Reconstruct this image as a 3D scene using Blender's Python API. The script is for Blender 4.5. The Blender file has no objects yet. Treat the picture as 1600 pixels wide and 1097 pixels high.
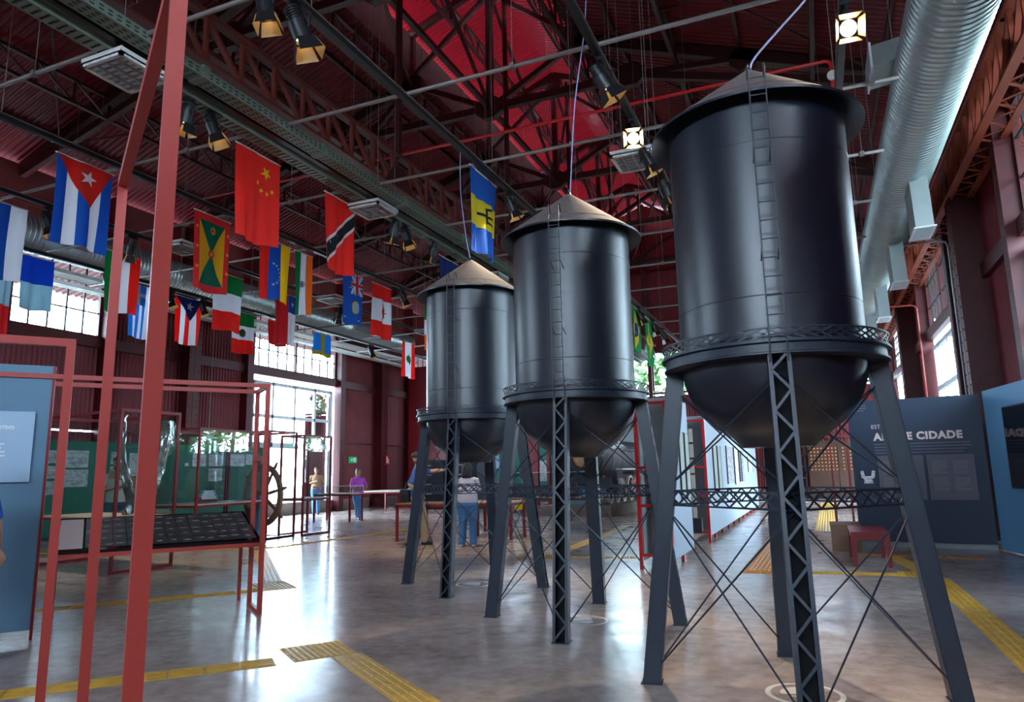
import bpy, bmesh, math, random
from mathutils import Vector, Matrix
from math import pi, sin, cos, radians, sqrt, atan2

random.seed(7)
scene = bpy.context.scene
COL = scene.collection
V = Vector

# ------------------------------------------------------------------ camera
cam_d = bpy.data.cameras.new('camera')
cam_d.sensor_fit = 'HORIZONTAL'
cam_d.sensor_width = 36.0
cam_d.lens = 36.0 * 1106.0 / 1600.0
cam_d.clip_start = 0.05
cam_d.clip_end = 400
cam = bpy.data.objects.new('camera', cam_d)
COL.objects.link(cam)
CF = V((-0.38471154, 0.9074732, 0.1687881)).normalized()
CR = V((0.91927333, 0.39317877, -0.01862772)).normalized()
CU = CR.cross(CF).normalized()
cam.matrix_world = Matrix(((CR.x, CU.x, -CF.x, 0.0), (CR.y, CU.y, -CF.y, 0.0), (CR.z, CU.z, -CF.z, 1.42), (0, 0, 0, 1)))
scene.camera = cam

# ------------------------------------------------------------------ sky, exposure
world = bpy.data.worlds.new('sky')
scene.world = world
world.use_nodes = True
wn = world.node_tree
wn.nodes.clear()
w_out = wn.nodes.new('ShaderNodeOutputWorld')
w_bg = wn.nodes.new('ShaderNodeBackground')
w_bg.inputs['Color'].default_value = (0.63, 0.81, 1.0, 1)
w_bg.inputs['Strength'].default_value = 14.0
wn.links.new(w_bg.outputs[0], w_out.inputs[0])
scene.view_settings.view_transform = 'Standard'
scene.view_settings.look = 'None'
scene.view_settings.gamma = 1.0
scene.view_settings.use_curve_mapping = False
scene.view_settings.exposure = 1.4
scene.cycles.max_bounces = 10
scene.cycles.diffuse_bounces = 5
scene.cycles.glossy_bounces = 4
scene.cycles.transparent_max_bounces = 24
scene.cycles.transmission_bounces = 6
scene.cycles.caustics_reflective = False
scene.cycles.caustics_refractive = False
scene.cycles.sample_clamp_indirect = 8.0
scene.cycles.use_denoising = True

# building section (metres): long axis Y, ridge at X0
XL, XR = -18.3, 3.46
X0 = -7.42
YF, YB = -9.7, 35.4
EAVE, MONB, MONT, RIDGE = 9.55, 12.7, 14.2, 15.2
MW = 2.5                       # half width of the roof lantern
SL = (MONB - EAVE) / (X0 - MW - XL)
WINDOWS_Y = ((-2.4, 2.9), (8.3, 13.6), (19.0, 24.3), (29.7, 35.0))
COLS_Y = (-5.1, 5.6, 16.3, 27.0)

def portal(name, loc, rot, sx, sy):
    l = bpy.data.lights.new(name, 'AREA')
    l.shape = 'RECTANGLE'; l.size = sx; l.size_y = sy
    l.cycles.is_portal = True
    o = bpy.data.objects.new(name, l)
    o.location = loc; o.rotation_euler = rot
    COL.objects.link(o)
    return o

for (a, b) in WINDOWS_Y:       # sky portals in the openings (they only guide the sky light)
    portal('sky_portal', (XL - 0.35, (a + b) / 2, 6.3), (0, -pi / 2, 0), 2.1, b - a)
    portal('sky_portal', (XR + 0.35, (a + b) / 2, 6.3), (0, pi / 2, 0), 2.1, b - a)
    if a > 5: portal('sky_portal', (XR + 0.35, (a + b) / 2, 2.5), (0, pi / 2, 0), 4.5, b - a)
portal('sky_portal', (XL - 0.35, 21.65, 2.6), (0, -pi / 2, 0), 4.6, 4.8)
portal('sky_portal', (-0.6, YF - 0.3, 6.3), (pi / 2, 0, 0), 8.1, 2.2)
portal('sky_portal', (X0 + MW + 0.2, 13.0, 13.45), (0, pi / 2, 0), 1.4, 44)

# ------------------------------------------------------------------ helpers
def lin(c):
    return tuple((x / 12.92 if x <= 0.04045 else ((x + 0.055) / 1.055) ** 2.4) for x in c)

def rgb(r, g, b):
    return lin((r / 255, g / 255, b / 255))

MATS = {}
def mat(name, col, rough=0.5, metal=0.0, var=0.0, vscale=4.0, bump=0.0, bscale=60.0, emit=None, estr=0.0, spec=0.5, sheen=0.0, two=None, coat=0.0):
    m = bpy.data.materials.new(name)
    m.use_nodes = True
    nt = m.node_tree
    bs = nt.nodes['Principled BSDF']
    bs.inputs['Roughness'].default_value = rough
    bs.inputs['Metallic'].default_value = metal
    bs.inputs['Specular IOR Level'].default_value = spec
    bs.inputs['Coat Weight'].default_value = coat
    bs.inputs['Base Color'].default_value = (*col, 1)
    if var > 0:
        tc = nt.nodes.new('ShaderNodeTexCoord')
        nz = nt.nodes.new('ShaderNodeTexNoise')
        nz.inputs['Scale'].default_value = vscale
        nz.inputs['Detail'].default_value = 6
        nt.links.new(tc.outputs['Object'], nz.inputs['Vector'])
        rp = nt.nodes.new('ShaderNodeValToRGB')
        rp.color_ramp.elements[0].position = 0.32
        rp.color_ramp.elements[1].position = 0.7
        c2 = two if two else tuple(x * (1 - var) for x in col)
        rp.color_ramp.elements[0].color = (*c2, 1)
        rp.color_ramp.elements[1].color = (*col, 1)
        nt.links.new(nz.outputs['Fac'], rp.inputs['Fac'])
        nt.links.new(rp.outputs['Color'], bs.inputs['Base Color'])
    if bump > 0:
        tc = nt.nodes.new('ShaderNodeTexCoord')
        nz = nt.nodes.new('ShaderNodeTexNoise')
        nz.inputs['Scale'].default_value = bscale
        nz.inputs['Detail'].default_value = 4
        nt.links.new(tc.outputs['Object'], nz.inputs['Vector'])
        bp = nt.nodes.new('ShaderNodeBump')
        bp.inputs['Strength'].default_value = bump
        bp.inputs['Distance'].default_value = 0.01
        nt.links.new(nz.outputs['Fac'], bp.inputs['Height'])
        nt.links.new(bp.outputs['Normal'], bs.inputs['Normal'])
    if emit:
        bs.inputs['Emission Color'].default_value = (*emit, 1)
        bs.inputs['Emission Strength'].default_value = estr
    MATS[name] = m
    return m

def glass_mat(name, refl=0.07, tint=(0.93, 0.97, 0.97)):
    m = bpy.data.materials.new(name)
    m.use_nodes = True
    nt = m.node_tree
    nt.nodes.clear()
    o = nt.nodes.new('ShaderNodeOutputMaterial')
    mx = nt.nodes.new('ShaderNodeMixShader')
    tr = nt.nodes.new('ShaderNodeBsdfTransparent')
    gl = nt.nodes.new('ShaderNodeBsdfGlossy')
    lw = nt.nodes.new('ShaderNodeLayerWeight')
    mp = nt.nodes.new('ShaderNodeMath')
    mp.operation = 'MULTIPLY_ADD'
    mp.inputs[1].default_value = 0.28
    mp.inputs[2].default_value = refl
    lw.inputs['Blend'].default_value = 0.25
    tr.inputs['Color'].default_value = (*tint, 1)
    gl.inputs['Roughness'].default_value = 0.01
    nt.links.new(lw.outputs['Fresnel'], mp.inputs[0])
    nt.links.new(mp.outputs[0], mx.inputs['Fac'])
    nt.links.new(tr.outputs[0], mx.inputs[1])
    nt.links.new(gl.outputs[0], mx.inputs[2])
    nt.links.new(mx.outputs[0], o.inputs['Surface'])
    MATS[name] = m
    return m

def photo_mat(name, scale=6.0, dark=0.22, light=0.66, tint=(1, .93, .96)):
    """black-and-white print: soft landscape-like blotches"""
    m = bpy.data.materials.new(name)
    m.use_nodes = True
    nt = m.node_tree
    bs = nt.nodes['Principled BSDF']
    bs.inputs['Roughness'].default_value = 0.5
    tc = nt.nodes.new('ShaderNodeTexCoord')
    mp = nt.nodes.new('ShaderNodeMapping')
    mp.inputs['Scale'].default_value = (scale, scale, scale * 2.3)
    nz = nt.nodes.new('ShaderNodeTexNoise')
    nz.inputs['Scale'].default_value = 1.0
    nz.inputs['Detail'].default_value = 7
    nz.inputs['Roughness'].default_value = 0.65
    rp = nt.nodes.new('ShaderNodeValToRGB')
    rp.color_ramp.elements[0].position = 0.35
    rp.color_ramp.elements[1].position = 0.6
    rp.color_ramp.elements[0].color = tuple(dark * t for t in tint) + (1,)
    rp.color_ramp.elements[1].color = tuple(light * t for t in tint) + (1,)
    nt.links.new(tc.outputs['Object'], mp.inputs['Vector'])
    nt.links.new(mp.outputs[0], nz.inputs['Vector'])
    nt.links.new(nz.outputs['Fac'], rp.inputs['Fac'])
    nt.links.new(rp.outputs['Color'], bs.inputs['Base Color'])
    MATS[name] = m
    return m

def floor_mat():
    m = bpy.data.materials.new('polished_concrete')
    m.use_nodes = True
    nt = m.node_tree
    bs = nt.nodes['Principled BSDF']
    tc = nt.nodes.new('ShaderNodeTexCoord')
    def noise(scale, detail, rough=0.55, sx=1, sy=1):
        mp = nt.nodes.new('ShaderNodeMapping')
        mp.inputs['Scale'].default_value = (sx, sy, 1)
        nt.links.new(tc.outputs['Object'], mp.inputs['Vector'])
        n = nt.nodes.new('ShaderNodeTexNoise')
        n.inputs['Scale'].default_value = scale
        n.inputs['Detail'].default_value = detail
        n.inputs['Roughness'].default_value = rough
        nt.links.new(mp.outputs[0], n.inputs['Vector'])
        return n
    a = noise(1.1, 9, 0.68)
    b = noise(7.0, 6, 0.6)
    mx = nt.nodes.new('ShaderNodeMix'); mx.data_type = 'FLOAT'
    mx.inputs[0].default_value = 0.42
    nt.links.new(a.outputs['Fac'], mx.inputs[2]); nt.links.new(b.outputs['Fac'], mx.inputs[3])
    rp = nt.nodes.new('ShaderNodeValToRGB')
    e = rp.color_ramp.elements
    e[0].position = 0.33; e[0].color = (*rgb(136, 122, 117), 1)
    e[1].position = 0.62; e[1].color = (*rgb(206, 187, 177), 1)
    mid = e.new(0.47); mid.color = (*rgb(178, 160, 151), 1)
    nt.links.new(mx.outputs[0], rp.inputs['Fac'])
    nt.links.new(rp.outputs['Color'], bs.inputs['Base Color'])
    c = noise(2.3, 7, 0.6)
    rr = nt.nodes.new('ShaderNodeMapRange')
    rr.inputs['From Min'].default_value = 0.3; rr.inputs['From Max'].default_value = 0.7
    rr.inputs['To Min'].default_value = 0.13; rr.inputs['To Max'].default_value = 0.27
    nt.links.new(c.outputs['Fac'], rr.inputs['Value'])
    nt.links.new(rr.outputs[0], bs.inputs['Roughness'])
    bp = nt.nodes.new('ShaderNodeBump')
    bp.inputs['Strength'].default_value = 0.05; bp.inputs['Distance'].default_value = 0.01
    d = noise(3.0, 5, 0.6)
    nt.links.new(d.outputs['Fac'], bp.inputs['Height'])
    nt.links.new(bp.outputs['Normal'], bs.inputs['Normal'])
    bs.inputs['Specular IOR Level'].default_value = 0.6
    MATS['floor'] = m
    return m

def setk(o, label=None, cat=None, group=None, kind=None):
    if label: o['label'] = label
    if cat: o['category'] = cat
    if group: o['group'] = group
    if kind: o['kind'] = kind
    return o

def empty(name, loc=(0, 0, 0), rz=0.0, label=None, cat=None, group=None, kind=None):
    o = bpy.data.objects.new(name, None)
    o.empty_display_size = 0.1
    COL.objects.link(o)
    o.location = loc
    o.rotation_euler = (0, 0, rz)
    return setk(o, label, cat, group, kind)

def link_mesh(name, me, parent=None, loc=None):
    o = bpy.data.objects.new(name, me)
    COL.objects.link(o)
    if parent: o.parent = parent
    if loc is not None: o.location = loc
    return o

def copy_tree(o, parent=None):
    c = o.copy()
    COL.objects.link(c)
    if parent is not None: c.parent = parent
    for ch in o.children:
        copy_tree(ch, c)
    return c

class MB:
    def __init__(s, org=(0, 0, 0)):
        s.v = []; s.f = []; s.m = []; s.cur = 0; s.o = V(org)
    def add(s, vs, fs):
        n = len(s.v)
        s.v.extend([tuple(V(p) - s.o) for p in vs])
        for f in fs:
            s.f.append([n + i for i in f]); s.m.append(s.cur)
        return s
    def obox(s, c, ax, ay, az):
        """box about centre c with half-axis vectors"""
        c, ax, ay, az = V(c), V(ax), V(ay), V(az)
        vs = [c + ax * i + ay * j + az * k for k in (-1, 1) for j in (-1, 1) for i in (-1, 1)]
        fs = [(0, 2, 3, 1), (4, 5, 7, 6), (0, 1, 5, 4), (2, 6, 7, 3), (0, 4, 6, 2), (1, 3, 7, 5)]
        if ax.cross(ay).dot(az) < 0:
            fs = [f[::-1] for f in fs]
        return s.add(vs, fs)
    def box(s, lo, hi):
        lo, hi = V(lo), V(hi)
        h = (hi - lo) / 2
        return s.obox((lo + hi) / 2, (h.x, 0, 0), (0, h.y, 0), (0, 0, h.z))
    def bar(s, p, q, w, h=None, up=(0, 0, 1)):
        """rectangular bar from p to q; w across, h along up"""
        p, q = V(p), V(q)
        h = w if h is None else h
        d = (q - p)
        if d.length < 1e-6: return s
        u = V(up)
        dn = d.normalized()
        if abs(dn.dot(u.normalized())) > 0.98: u = V((1, 0, 0)) if abs(dn.x) < 0.9 else V((0, 1, 0))
        side = dn.cross(u).normalized()
        u2 = side.cross(dn).normalized()
        return s.obox((p + q) / 2, d / 2, side * (w / 2), u2 * (h / 2))
    def tube(s, p, q, r, n=8, r2=None, cap=True):
        return s.poly([p, q], [r, r if r2 is None else r2], n, cap)
    def poly(s, pts, rad, n=8, cap=True):
        pts = [V(p) for p in pts]
        if not isinstance(rad, (list, tuple)): rad = [rad] * len(pts)
        rings = []
        prev = None
        for i, p in enumerate(pts):
            a = pts[max(0, i - 1)]; b = pts[min(len(pts) - 1, i + 1)]
            d = (b - a).normalized()
            if prev is None:
                u = V((0, 0, 1)) if abs(d.z) < 0.9 else V((1, 0, 0))
                x = d.cross(u).normalized()
            else:
                x = (prev - d * prev.dot(d)).normalized()
            prev = x
            y = d.cross(x)
            rings.append([p + (x * cos(2 * pi * k / n) + y * sin(2 * pi * k / n)) * rad[i] for k in range(n)])
        vs = [v for r in rings for v in r]
        fs = []
        for i in range(len(pts) - 1):
            for k in range(n):
                k2 = (k + 1) % n
                fs.append((i * n + k, i * n + k2, (i + 1) * n + k2, (i + 1) * n + k))
        if cap:
            fs.append(tuple(range(n))[::-1]); fs.append(tuple((len(pts) - 1) * n + k for k in range(n)))
        return s.add(vs, fs)
    def lathe(s, prof, n=32, c=(0, 0, 0), axis='z', close=False, cap=False):
        """profile list of (r, h)"""
        c = V(c); vs = []; fs = []
        for (r, h) in prof:
            for k in range(n):
                a = 2 * pi * k / n
                if axis == 'z': p = V((r * cos(a), r * sin(a), h))
                elif axis == 'y': p = V((r * cos(a), h, -r * sin(a)))
                else: p = V((h, r * cos(a), r * sin(a)))
                vs.append(c + p)
        m = len(prof)
        rng = range(m if close else m - 1)
        for i in rng:
            for k in range(n):
                k2 = (k + 1) % n; j = (i + 1) % m
                fs.append((i * n + k, i * n + k2, j * n + k2, j * n + k))
        if cap and not close:
            if prof[0][0] > 1e-4: fs.append(tuple(range(n))[::-1])
            if prof[-1][0] > 1e-4: fs.append(tuple((m - 1) * n + k for k in range(n)))
        return s.add(vs, fs)
    def ball(s, c, r, n=12, m=8, sc=(1, 1, 1)):
        c = V(c)
        vs = [c + V((0, 0, -r * sc[2]))]
        for i in range(1, m):
            t = -pi / 2 + pi * i / m
            for k in range(n):
                a = 2 * pi * k / n
                vs.append(c + V((r * cos(t) * cos(a) * sc[0], r * cos(t) * sin(a) * sc[1], r * sin(t) * sc[2])))
        vs.append(c + V((0, 0, r * sc[2])))
        fs = []
        for k in range(n):
            fs.append((0, 1 + (k + 1) % n, 1 + k))
            for i in range(m - 2):
                b = 1 + i * n
                fs.append((b + k, b + (k + 1) % n, b + n + (k + 1) % n, b + n + k))
            b = 1 + (m - 2) * n
            fs.append((b + k, b + (k + 1) % n, len(vs) - 1))
        return s.add(vs, fs)
    def prism(s, poly, o, ex, ey, t):
        """2d polygon in frame (o, ex, ey) extruded by +-t/2 along ex x ey"""
        o, ex, ey = V(o), V(ex), V(ey)
        n = ex.cross(ey).normalized()
        k = len(poly)
        vs = [o + ex * a + ey * b - n * (t / 2) for a, b in poly] + [o + ex * a + ey * b + n * (t / 2) for a, b in poly]
        fs = [tuple(range(k))[::-1], tuple(range(k, 2 * k))]
        for i in range(k):
            j = (i + 1) % k
            fs.append((i, j, k + j, k + i))
        return s.add(vs, fs)
    def corr(s, o, du, dv, pitch, amp, n, th=0.0):
        """corrugated sheet: profile runs along du, ribs along dv, bulge along n"""
        o, du, dv, n = V(o), V(du), V(dv), V(n).normalized()
        L = du.length
        k = max(1, round(L / pitch))
        vs = []; fs = []
        N = k * 4
        for i in range(N + 1):
            ph = i % 4
            a = amp if ph in (1, 2) else 0.0
            off = (i + (0.35 if ph == 1 else (-0.35 if ph == 0 and 0 < i < N else 0.0)) * 0.6) / N
            p = o + du * min(1, max(0, off)) + n * a
            vs.append(p); vs.append(p + dv)
        for i in range(N):
            fs.append((2 * i, 2 * i + 2, 2 * i + 3, 2 * i + 1))
        return s.add(vs, fs)
    def build(s, name, m, parent=None, smooth=False, loc=None, **kw):
        me = bpy.data.meshes.new(name)
        me.from_pydata(s.v, [], s.f)
        ms = m if isinstance(m, (list, tuple)) else [m]
        for x in ms: me.materials.append(MATS[x] if isinstance(x, str) else x)
        if len(ms) > 1: me.polygons.foreach_set('material_index', s.m)
        if smooth:
            me.polygons.foreach_set('use_smooth', [True] * len(me.polygons))
        me.update()
        o = link_mesh(name, me, parent, loc)
        if smooth == 'auto':
            try:
                me.set_sharp_from_angle(angle=radians(35))
            except Exception:
                pass
        return setk(o, **kw)

def text(name, body, size, o, ex, ey, m, parent=None, offset=0.0, extrude=0.001, align='LEFT', space=1.0):
    cu = bpy.data.curves.new(name, 'FONT')
    cu.body = body; cu.size = size; cu.offset = offset; cu.extrude = extrude
    cu.align_x = align; cu.resolution_u = 3; cu.space_character = space
    ob = bpy.data.objects.new(name, cu)
    cu.materials.append(MATS[m])
    COL.objects.link(ob)
    ex, ey = V(ex).normalized(), V(ey).normalized()
    ez = ex.cross(ey)
    M = Matrix(((ex.x, ey.x, ez.x, o[0]), (ex.y, ey.y, ez.y, o[1]), (ex.z, ey.z, ez.z, o[2]), (0, 0, 0, 1)))
    ob.matrix_world = M
    dg = bpy.context.evaluated_depsgraph_get()
    me = bpy.data.meshes.new_from_object(ob.evaluated_get(dg))
    bpy.data.objects.remove(ob)
    ob = bpy.data.objects.new(name, me)
    COL.objects.link(ob)
    ob.matrix_world = M
    if parent:
        ob.parent = parent
        ob.matrix_parent_inverse = parent.matrix_world.inverted() if parent.type != 'EMPTY' else Matrix.LocRotScale(parent.location, parent.rotation_euler, None).inverted()
    return ob

# ------------------------------------------------------------------ materials
def translucent(name, src, fac):
    m = MATS[src].copy(); m.name = name
    nt = m.node_tree
    bs = nt.nodes['Principled BSDF']; out = nt.nodes['Material Output']
    tr = nt.nodes.new('ShaderNodeBsdfTranslucent'); tr.inputs['Color'].default_value = (*rgb(190, 24, 44), 1)
    mx = nt.nodes.new('ShaderNodeMixShader'); mx.inputs['Fac'].default_value = fac
    nt.links.new(bs.outputs[0], mx.inputs[1]); nt.links.new(tr.outputs[0], mx.inputs[2]); nt.links.new(mx.outputs[0], out.inputs['Surface'])
    MATS[name] = m
floor_mat()
mat('wall_red', rgb(126, 34, 42), 0.55, var=0.25, vscale=1.5)
mat('louver_red', rgb(120, 38, 38), 0.6, var=0.2, vscale=2)
mat('lantern_brown', rgb(96, 30, 26), 0.6, var=0.2, vscale=2)
mat('roof_red', rgb(122, 14, 28), 0.34, var=0.35, vscale=0.8)
translucent('lantern_glow_sheet', 'roof_red', 0.012)  # roof red with added translucency, so the lantern roof glows
mat('steel_red', rgb(88, 14, 18), 0.5, var=0.3, vscale=3)
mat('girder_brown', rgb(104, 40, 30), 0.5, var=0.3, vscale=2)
mat('orange_lit_steel', rgb(176, 78, 52), 0.5, var=0.3, vscale=2)  # orange light on the right girder and canopy put into the colour
mat('truss_dark', rgb(60, 15, 14), 0.5, var=0.25, vscale=2)
mat('frame_red', rgb(172, 62, 54), 0.42, var=0.08, vscale=5)
mat('deep_red', rgb(128, 24, 32), 0.35, var=0.12, vscale=6)
mat('tank_black', rgb(13, 22, 36), 0.36, var=0.25, vscale=3, bump=0.05, bscale=180, spec=0.7)
mat('tank_roof', rgb(116, 101, 97), 0.85, var=0.3, vscale=14, bump=0.2, bscale=90)
mat('leg_inside_shade', rgb(7, 8, 10), 0.9)  # near-black matte: the shade inside the leg channels put into the colour
mat('leg_black', rgb(32, 43, 58), 0.42, var=0.2, vscale=5, bump=0.08, bscale=140)
mat('duct_zinc', rgb(176, 186, 184), 0.34, metal=0.75, var=0.15, vscale=2)
mat('tray_green', rgb(128, 142, 126), 0.5, metal=0.3, var=0.15, vscale=5)
mat('ladder_grey', rgb(72, 74, 82), 0.45)
mat('tube_white', rgb(225, 225, 220), 0.4, emit=(1.0, 0.97, 0.9), estr=0.5)
mat('galv', rgb(142, 132, 128), 0.5, metal=0.5, var=0.2, vscale=8)
mat('black_metal', rgb(22, 22, 24), 0.4)
mat('fixture_white', rgb(214, 214, 210), 0.4)
mat('lamp_cream', rgb(190, 158, 104), 0.5)
mat('lamp_glow', rgb(255, 220, 160), 0.4, emit=(1.0, 0.74, 0.38), estr=3.0)
mat('lamp_bright', rgb(255, 236, 205), 0.4, emit=(1.0, 0.86, 0.66), estr=22.0)
mat('white_paint', rgb(218, 222, 226), 0.45)
mat('panel_blue', rgb(92, 128, 152), 0.6, var=0.05, vscale=3)
mat('panel_lightblue', rgb(160, 186, 210), 0.6)
mat('panel_dark', rgb(36, 50, 70), 0.6, var=0.06, vscale=4)
mat('panel_sky', rgb(104, 164, 206), 0.55)
mat('panel_grey', rgb(150, 158, 160), 0.7, var=0.06, vscale=4)
mat('panel_white', rgb(158, 172, 188), 0.6)
mat('info_grey', rgb(96, 92, 104), 0.6)
mat('print_white', rgb(232, 230, 226), 0.6)
mat('print_pink', rgb(224, 196, 188), 0.6)
mat('print_grey', rgb(130, 126, 134), 0.7)
mat('print_dim', rgb(98, 94, 108), 0.7)
mat('green_wall', rgb(20, 96, 76), 0.6, var=0.1, vscale=2)
mat('teal_wall', rgb(26, 110, 100), 0.6, var=0.1, vscale=2)
mat('concrete', rgb(140, 124, 112), 0.8, var=0.25, vscale=3, bump=0.15, bscale=40)
mat('tactile', rgb(236, 182, 66), 0.45, var=0.22, vscale=7)
mat('tactile_orange', rgb(222, 140, 50), 0.45, var=0.25, vscale=7)
mat('screen_black', rgb(8, 8, 12), 0.06, spec=0.6)
mat('wood_brown', rgb(72, 42, 24), 0.5, var=0.35, vscale=5)
mat('wood_box', rgb(136, 100, 76), 0.6, var=0.25, vscale=5)
mat('wood_wheel', rgb(140, 108, 90), 0.5, var=0.3, vscale=7)
mat('brass', rgb(206, 130, 70), 0.3, metal=0.8)
mat('shelf_cream', rgb(196, 184, 168), 0.6)
mat('sticker_white', rgb(226, 220, 216), 0.35)
mat('cloth_pin', rgb(206, 200, 190), 0.5)
mat('alu', rgb(176, 180, 186), 0.35, metal=0.6)
mat('ground_out', rgb(112, 112, 106), 0.9, var=0.1, vscale=0.5)
mat('leaf', rgb(70, 116, 54), 0.8, var=0.4, vscale=3)
mat('yellow_sign', rgb(238, 196, 20), 0.5)
mat('exit_green', rgb(20, 130, 80), 0.5, emit=rgb(20, 130, 80), estr=0.3)
mat('fire_red', rgb(190, 24, 28), 0.35)
mat('cabinet_dark', rgb(30, 36, 44), 0.45, var=0.2, vscale=3)
mat('loco_black', rgb(34, 36, 42), 0.35, var=0.3, vscale=4, spec=0.6)
mat('loco_boiler', rgb(96, 92, 94), 0.42, metal=0.3, var=0.45, vscale=3)
mat('loco_tan', rgb(176, 132, 92), 0.6, var=0.3, vscale=8)
mat('loco_rim', rgb(198, 176, 164), 0.5)
mat('display_black', rgb(58, 62, 64), 0.3, var=0.5, vscale=9)
mat('display_line', rgb(216, 214, 200), 0.5)
mat('foil', rgb(212, 212, 206), 0.16, metal=0.85, bump=0.9, bscale=9)
mat('artefact', rgb(150, 118, 112), 0.6, var=0.3, vscale=9)
mat('model_green', rgb(70, 120, 92), 0.8, var=0.4, vscale=12)
mat('model_roof', rgb(196, 150, 120), 0.7)
mat('canvas', rgb(178, 186, 172), 0.7, var=0.2, vscale=5)
mat('ink', rgb(40, 44, 50), 0.6)
glass_mat('glass', 0.012)
glass_mat('window_glass', 0.03, (0.95, 0.98, 0.98))
for i, sc_ in enumerate((5.0, 7.5, 4.0)):
    photo_mat('photo_%d' % i, sc_)
photo_mat('photo_dark', 6.0, 0.02, 0.35)
photo_mat('photo_teeth', 9.0, 0.3, 0.8)
# ------------------------------------------------------------------ the setting
def roof_z(x):
    d = abs(x - X0)
    return RIDGE - d * (RIDGE - MONT) / MW if d <= MW else MONB - (d - MW) * SL

mb = MB(); mb.box((XL - 0.3, YF - 0.3, -0.3), (XR + 0.3, YB + 0.3, 0.0))
mb.build('floor', 'floor', kind='structure')
mb = MB(); mb.box((-70, -60, -0.5), (60, 90, -0.32))
mb.build('ground', 'ground_out', kind='structure', label='pale ground outside the hall doors')

def wall_bays(side):
    x = XL if side == 'left' else XR
    n = 1 if side == 'left' else -1            # inward normal sign
    w = empty('wall_' + side, (0, 0, 0), kind='structure')
    b = MB()
    b.box((min(x, x - 0.25 * n), YF, 0), (max(x, x + 0.02 * n), YB, 0.45) if False else (max(x, x - 0.25 * n), YB, 0.45))
    b.build('plinth', 'concrete', w)
    edges = []
    y = YF
    for (a, c) in WINDOWS_Y:
        edges.append(('blank', y, a)); edges.append(('window', a, c)); y = c
    edges.append(('blank', y, YB))
    wi = 0
    for kind, a, c in edges:
        segs = [(a, c)]
        if kind == 'blank':
            mids = [m for m in COLS_Y if a < m < c]
            if mids: segs = [(a, mids[0]), (mids[0], c)]
        for (p, q) in segs:
            if q - p < 0.1: continue
            # louvred boards high up
            zz = 7.32
            lb = MB()
            while zz < 9.38:
                lb.obox((x - 0.02 * n, (p + q) / 2, zz + 0.07), (0.012, 0, 0), (0, (q - p) / 2, 0), (0.03 * n, 0, 0.075))
                zz += 0.135
            lb.build('louver_boards', 'louver_red', w)
            tiers = ((0.45, 2.72), (2.76, 5.05), (5.35, 7.3)) if kind == 'blank' else ((0.45, 2.72), (2.76, 5.05))
            isdoor = kind == 'window' and (wi == 2 or (side == 'right' and wi > 0))
            for (z0, z1) in tiers:
                if isdoor: continue
                MB().corr((x, p, z0), (0, q - p, 0), (0, 0, z1 - z0), 0.13, 0.048 * n, (1, 0, 0)).build('wall_sheet', 'wall_red', w)
        g = MB()
        for z in ((2.74, 5.2, 7.31) if kind == 'blank' else (5.2, 7.31)):
            hh = 0.3 if z == 5.2 else 0.07
            dd = 0.16 if z == 5.2 else 0.09
            g.obox((x + dd / 2 * n, (a + c) / 2, z), (dd / 2, 0, 0), (0, (c - a) / 2, 0), (0, 0, hh / 2))
        g.build('wall_girt', 'steel_red', w)
        if kind == 'window':
            for yy in (a, c):
                MB().obox((x + 0.15 * n, yy, 4.75), (0.17, 0, 0), (0, 0.15, 0), (0, 0, 4.75)).build('post', 'steel_red', w)
            wi += 1
    for yy in COLS_Y:
        cb = MB()
        cb.obox((x + 0.3 * n, yy, 4.75), (0.3, 0, 0), (0, 0.03, 0), (0, 0, 4.75))
        for s in (-1, 1):
            cb.obox((x + (0.3 + 0.28 * s) * n, yy, 4.75), (0.015, 0, 0), (0, 0.24, 0), (0, 0, 4.75))
        cb.box((min(x, x + 0.6 * n), yy - 0.3, 0), (max(x, x + 0.6 * n), yy + 0.3, 0.05))
        col = cb.build('column', 'steel_red', w)
        rv = MB()
        z = 0.3
        while z < 9.2:
            for s in (-0.17, 0.17):
                rv.obox((x + 0.6 * n, yy + s, z), (0.012, 0, 0), (0, 0.016, 0), (0, 0, 0.016))
            z += 0.22
        rv.build('rivets', 'steel_red', col)
    return w

wl = wall_bays('left')
wr = wall_bays('right')

nwin = [0]
def window(x, n, a, c, z0=5.35, z1=7.28):
    nwin[0] += 1
    w = empty('window_%d' % nwin[0], (x, (a + c) / 2, z0), kind='structure')
    O = w.location
    fr = MB(O)
    t = 0.05
    for y in (a + 0.19, c - 0.19, (a + c) / 2):
        fr.box((x - t, y - 0.045, z0), (x + t, y + 0.045, z1))
    for z in (z0 + 0.02, z1 - 0.02):
        fr.box((x - t, a + 0.15, z - 0.03), (x + t, c - 0.15, z + 0.03))
    fr.build('window_frame', 'steel_red', w)
    k = 10
    step = (c - a - 0.38) / k
    gb = MB(O)
    for i in range(1, k):
        y = a + 0.19 + step * i
        gb.box((x - 0.02, y - 0.02, z0), (x + 0.02, y + 0.02, z1))
    for z in (z0 + 0.68, z0 + 1.36):
        gb.box((x - 0.02, a + 0.19, z - 0.018), (x + 0.02, c - 0.19, z + 0.018))
    gb.build('glazing_bars', 'ink', w)
    proto = None
    for i in range(k):
        for j in range(3):
            zc = z0 + 0.34 + 0.68 * j if j < 2 else (z0 + 1.36 + z1) / 2
            hh = 0.33 if j < 2 else (z1 - z0 - 1.36) / 2 - 0.02
            yc = a + 0.19 + step * (i + 0.5)
            MB((0, 0, 0)).obox((0, 0, 0), (0.002, 0, 0), (0, step / 2 - 0.012, 0), (0, 0, hh)).build('pane', 'window_glass', w, loc=(0, yc - O.y, zc - O.z))
    return w

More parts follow.
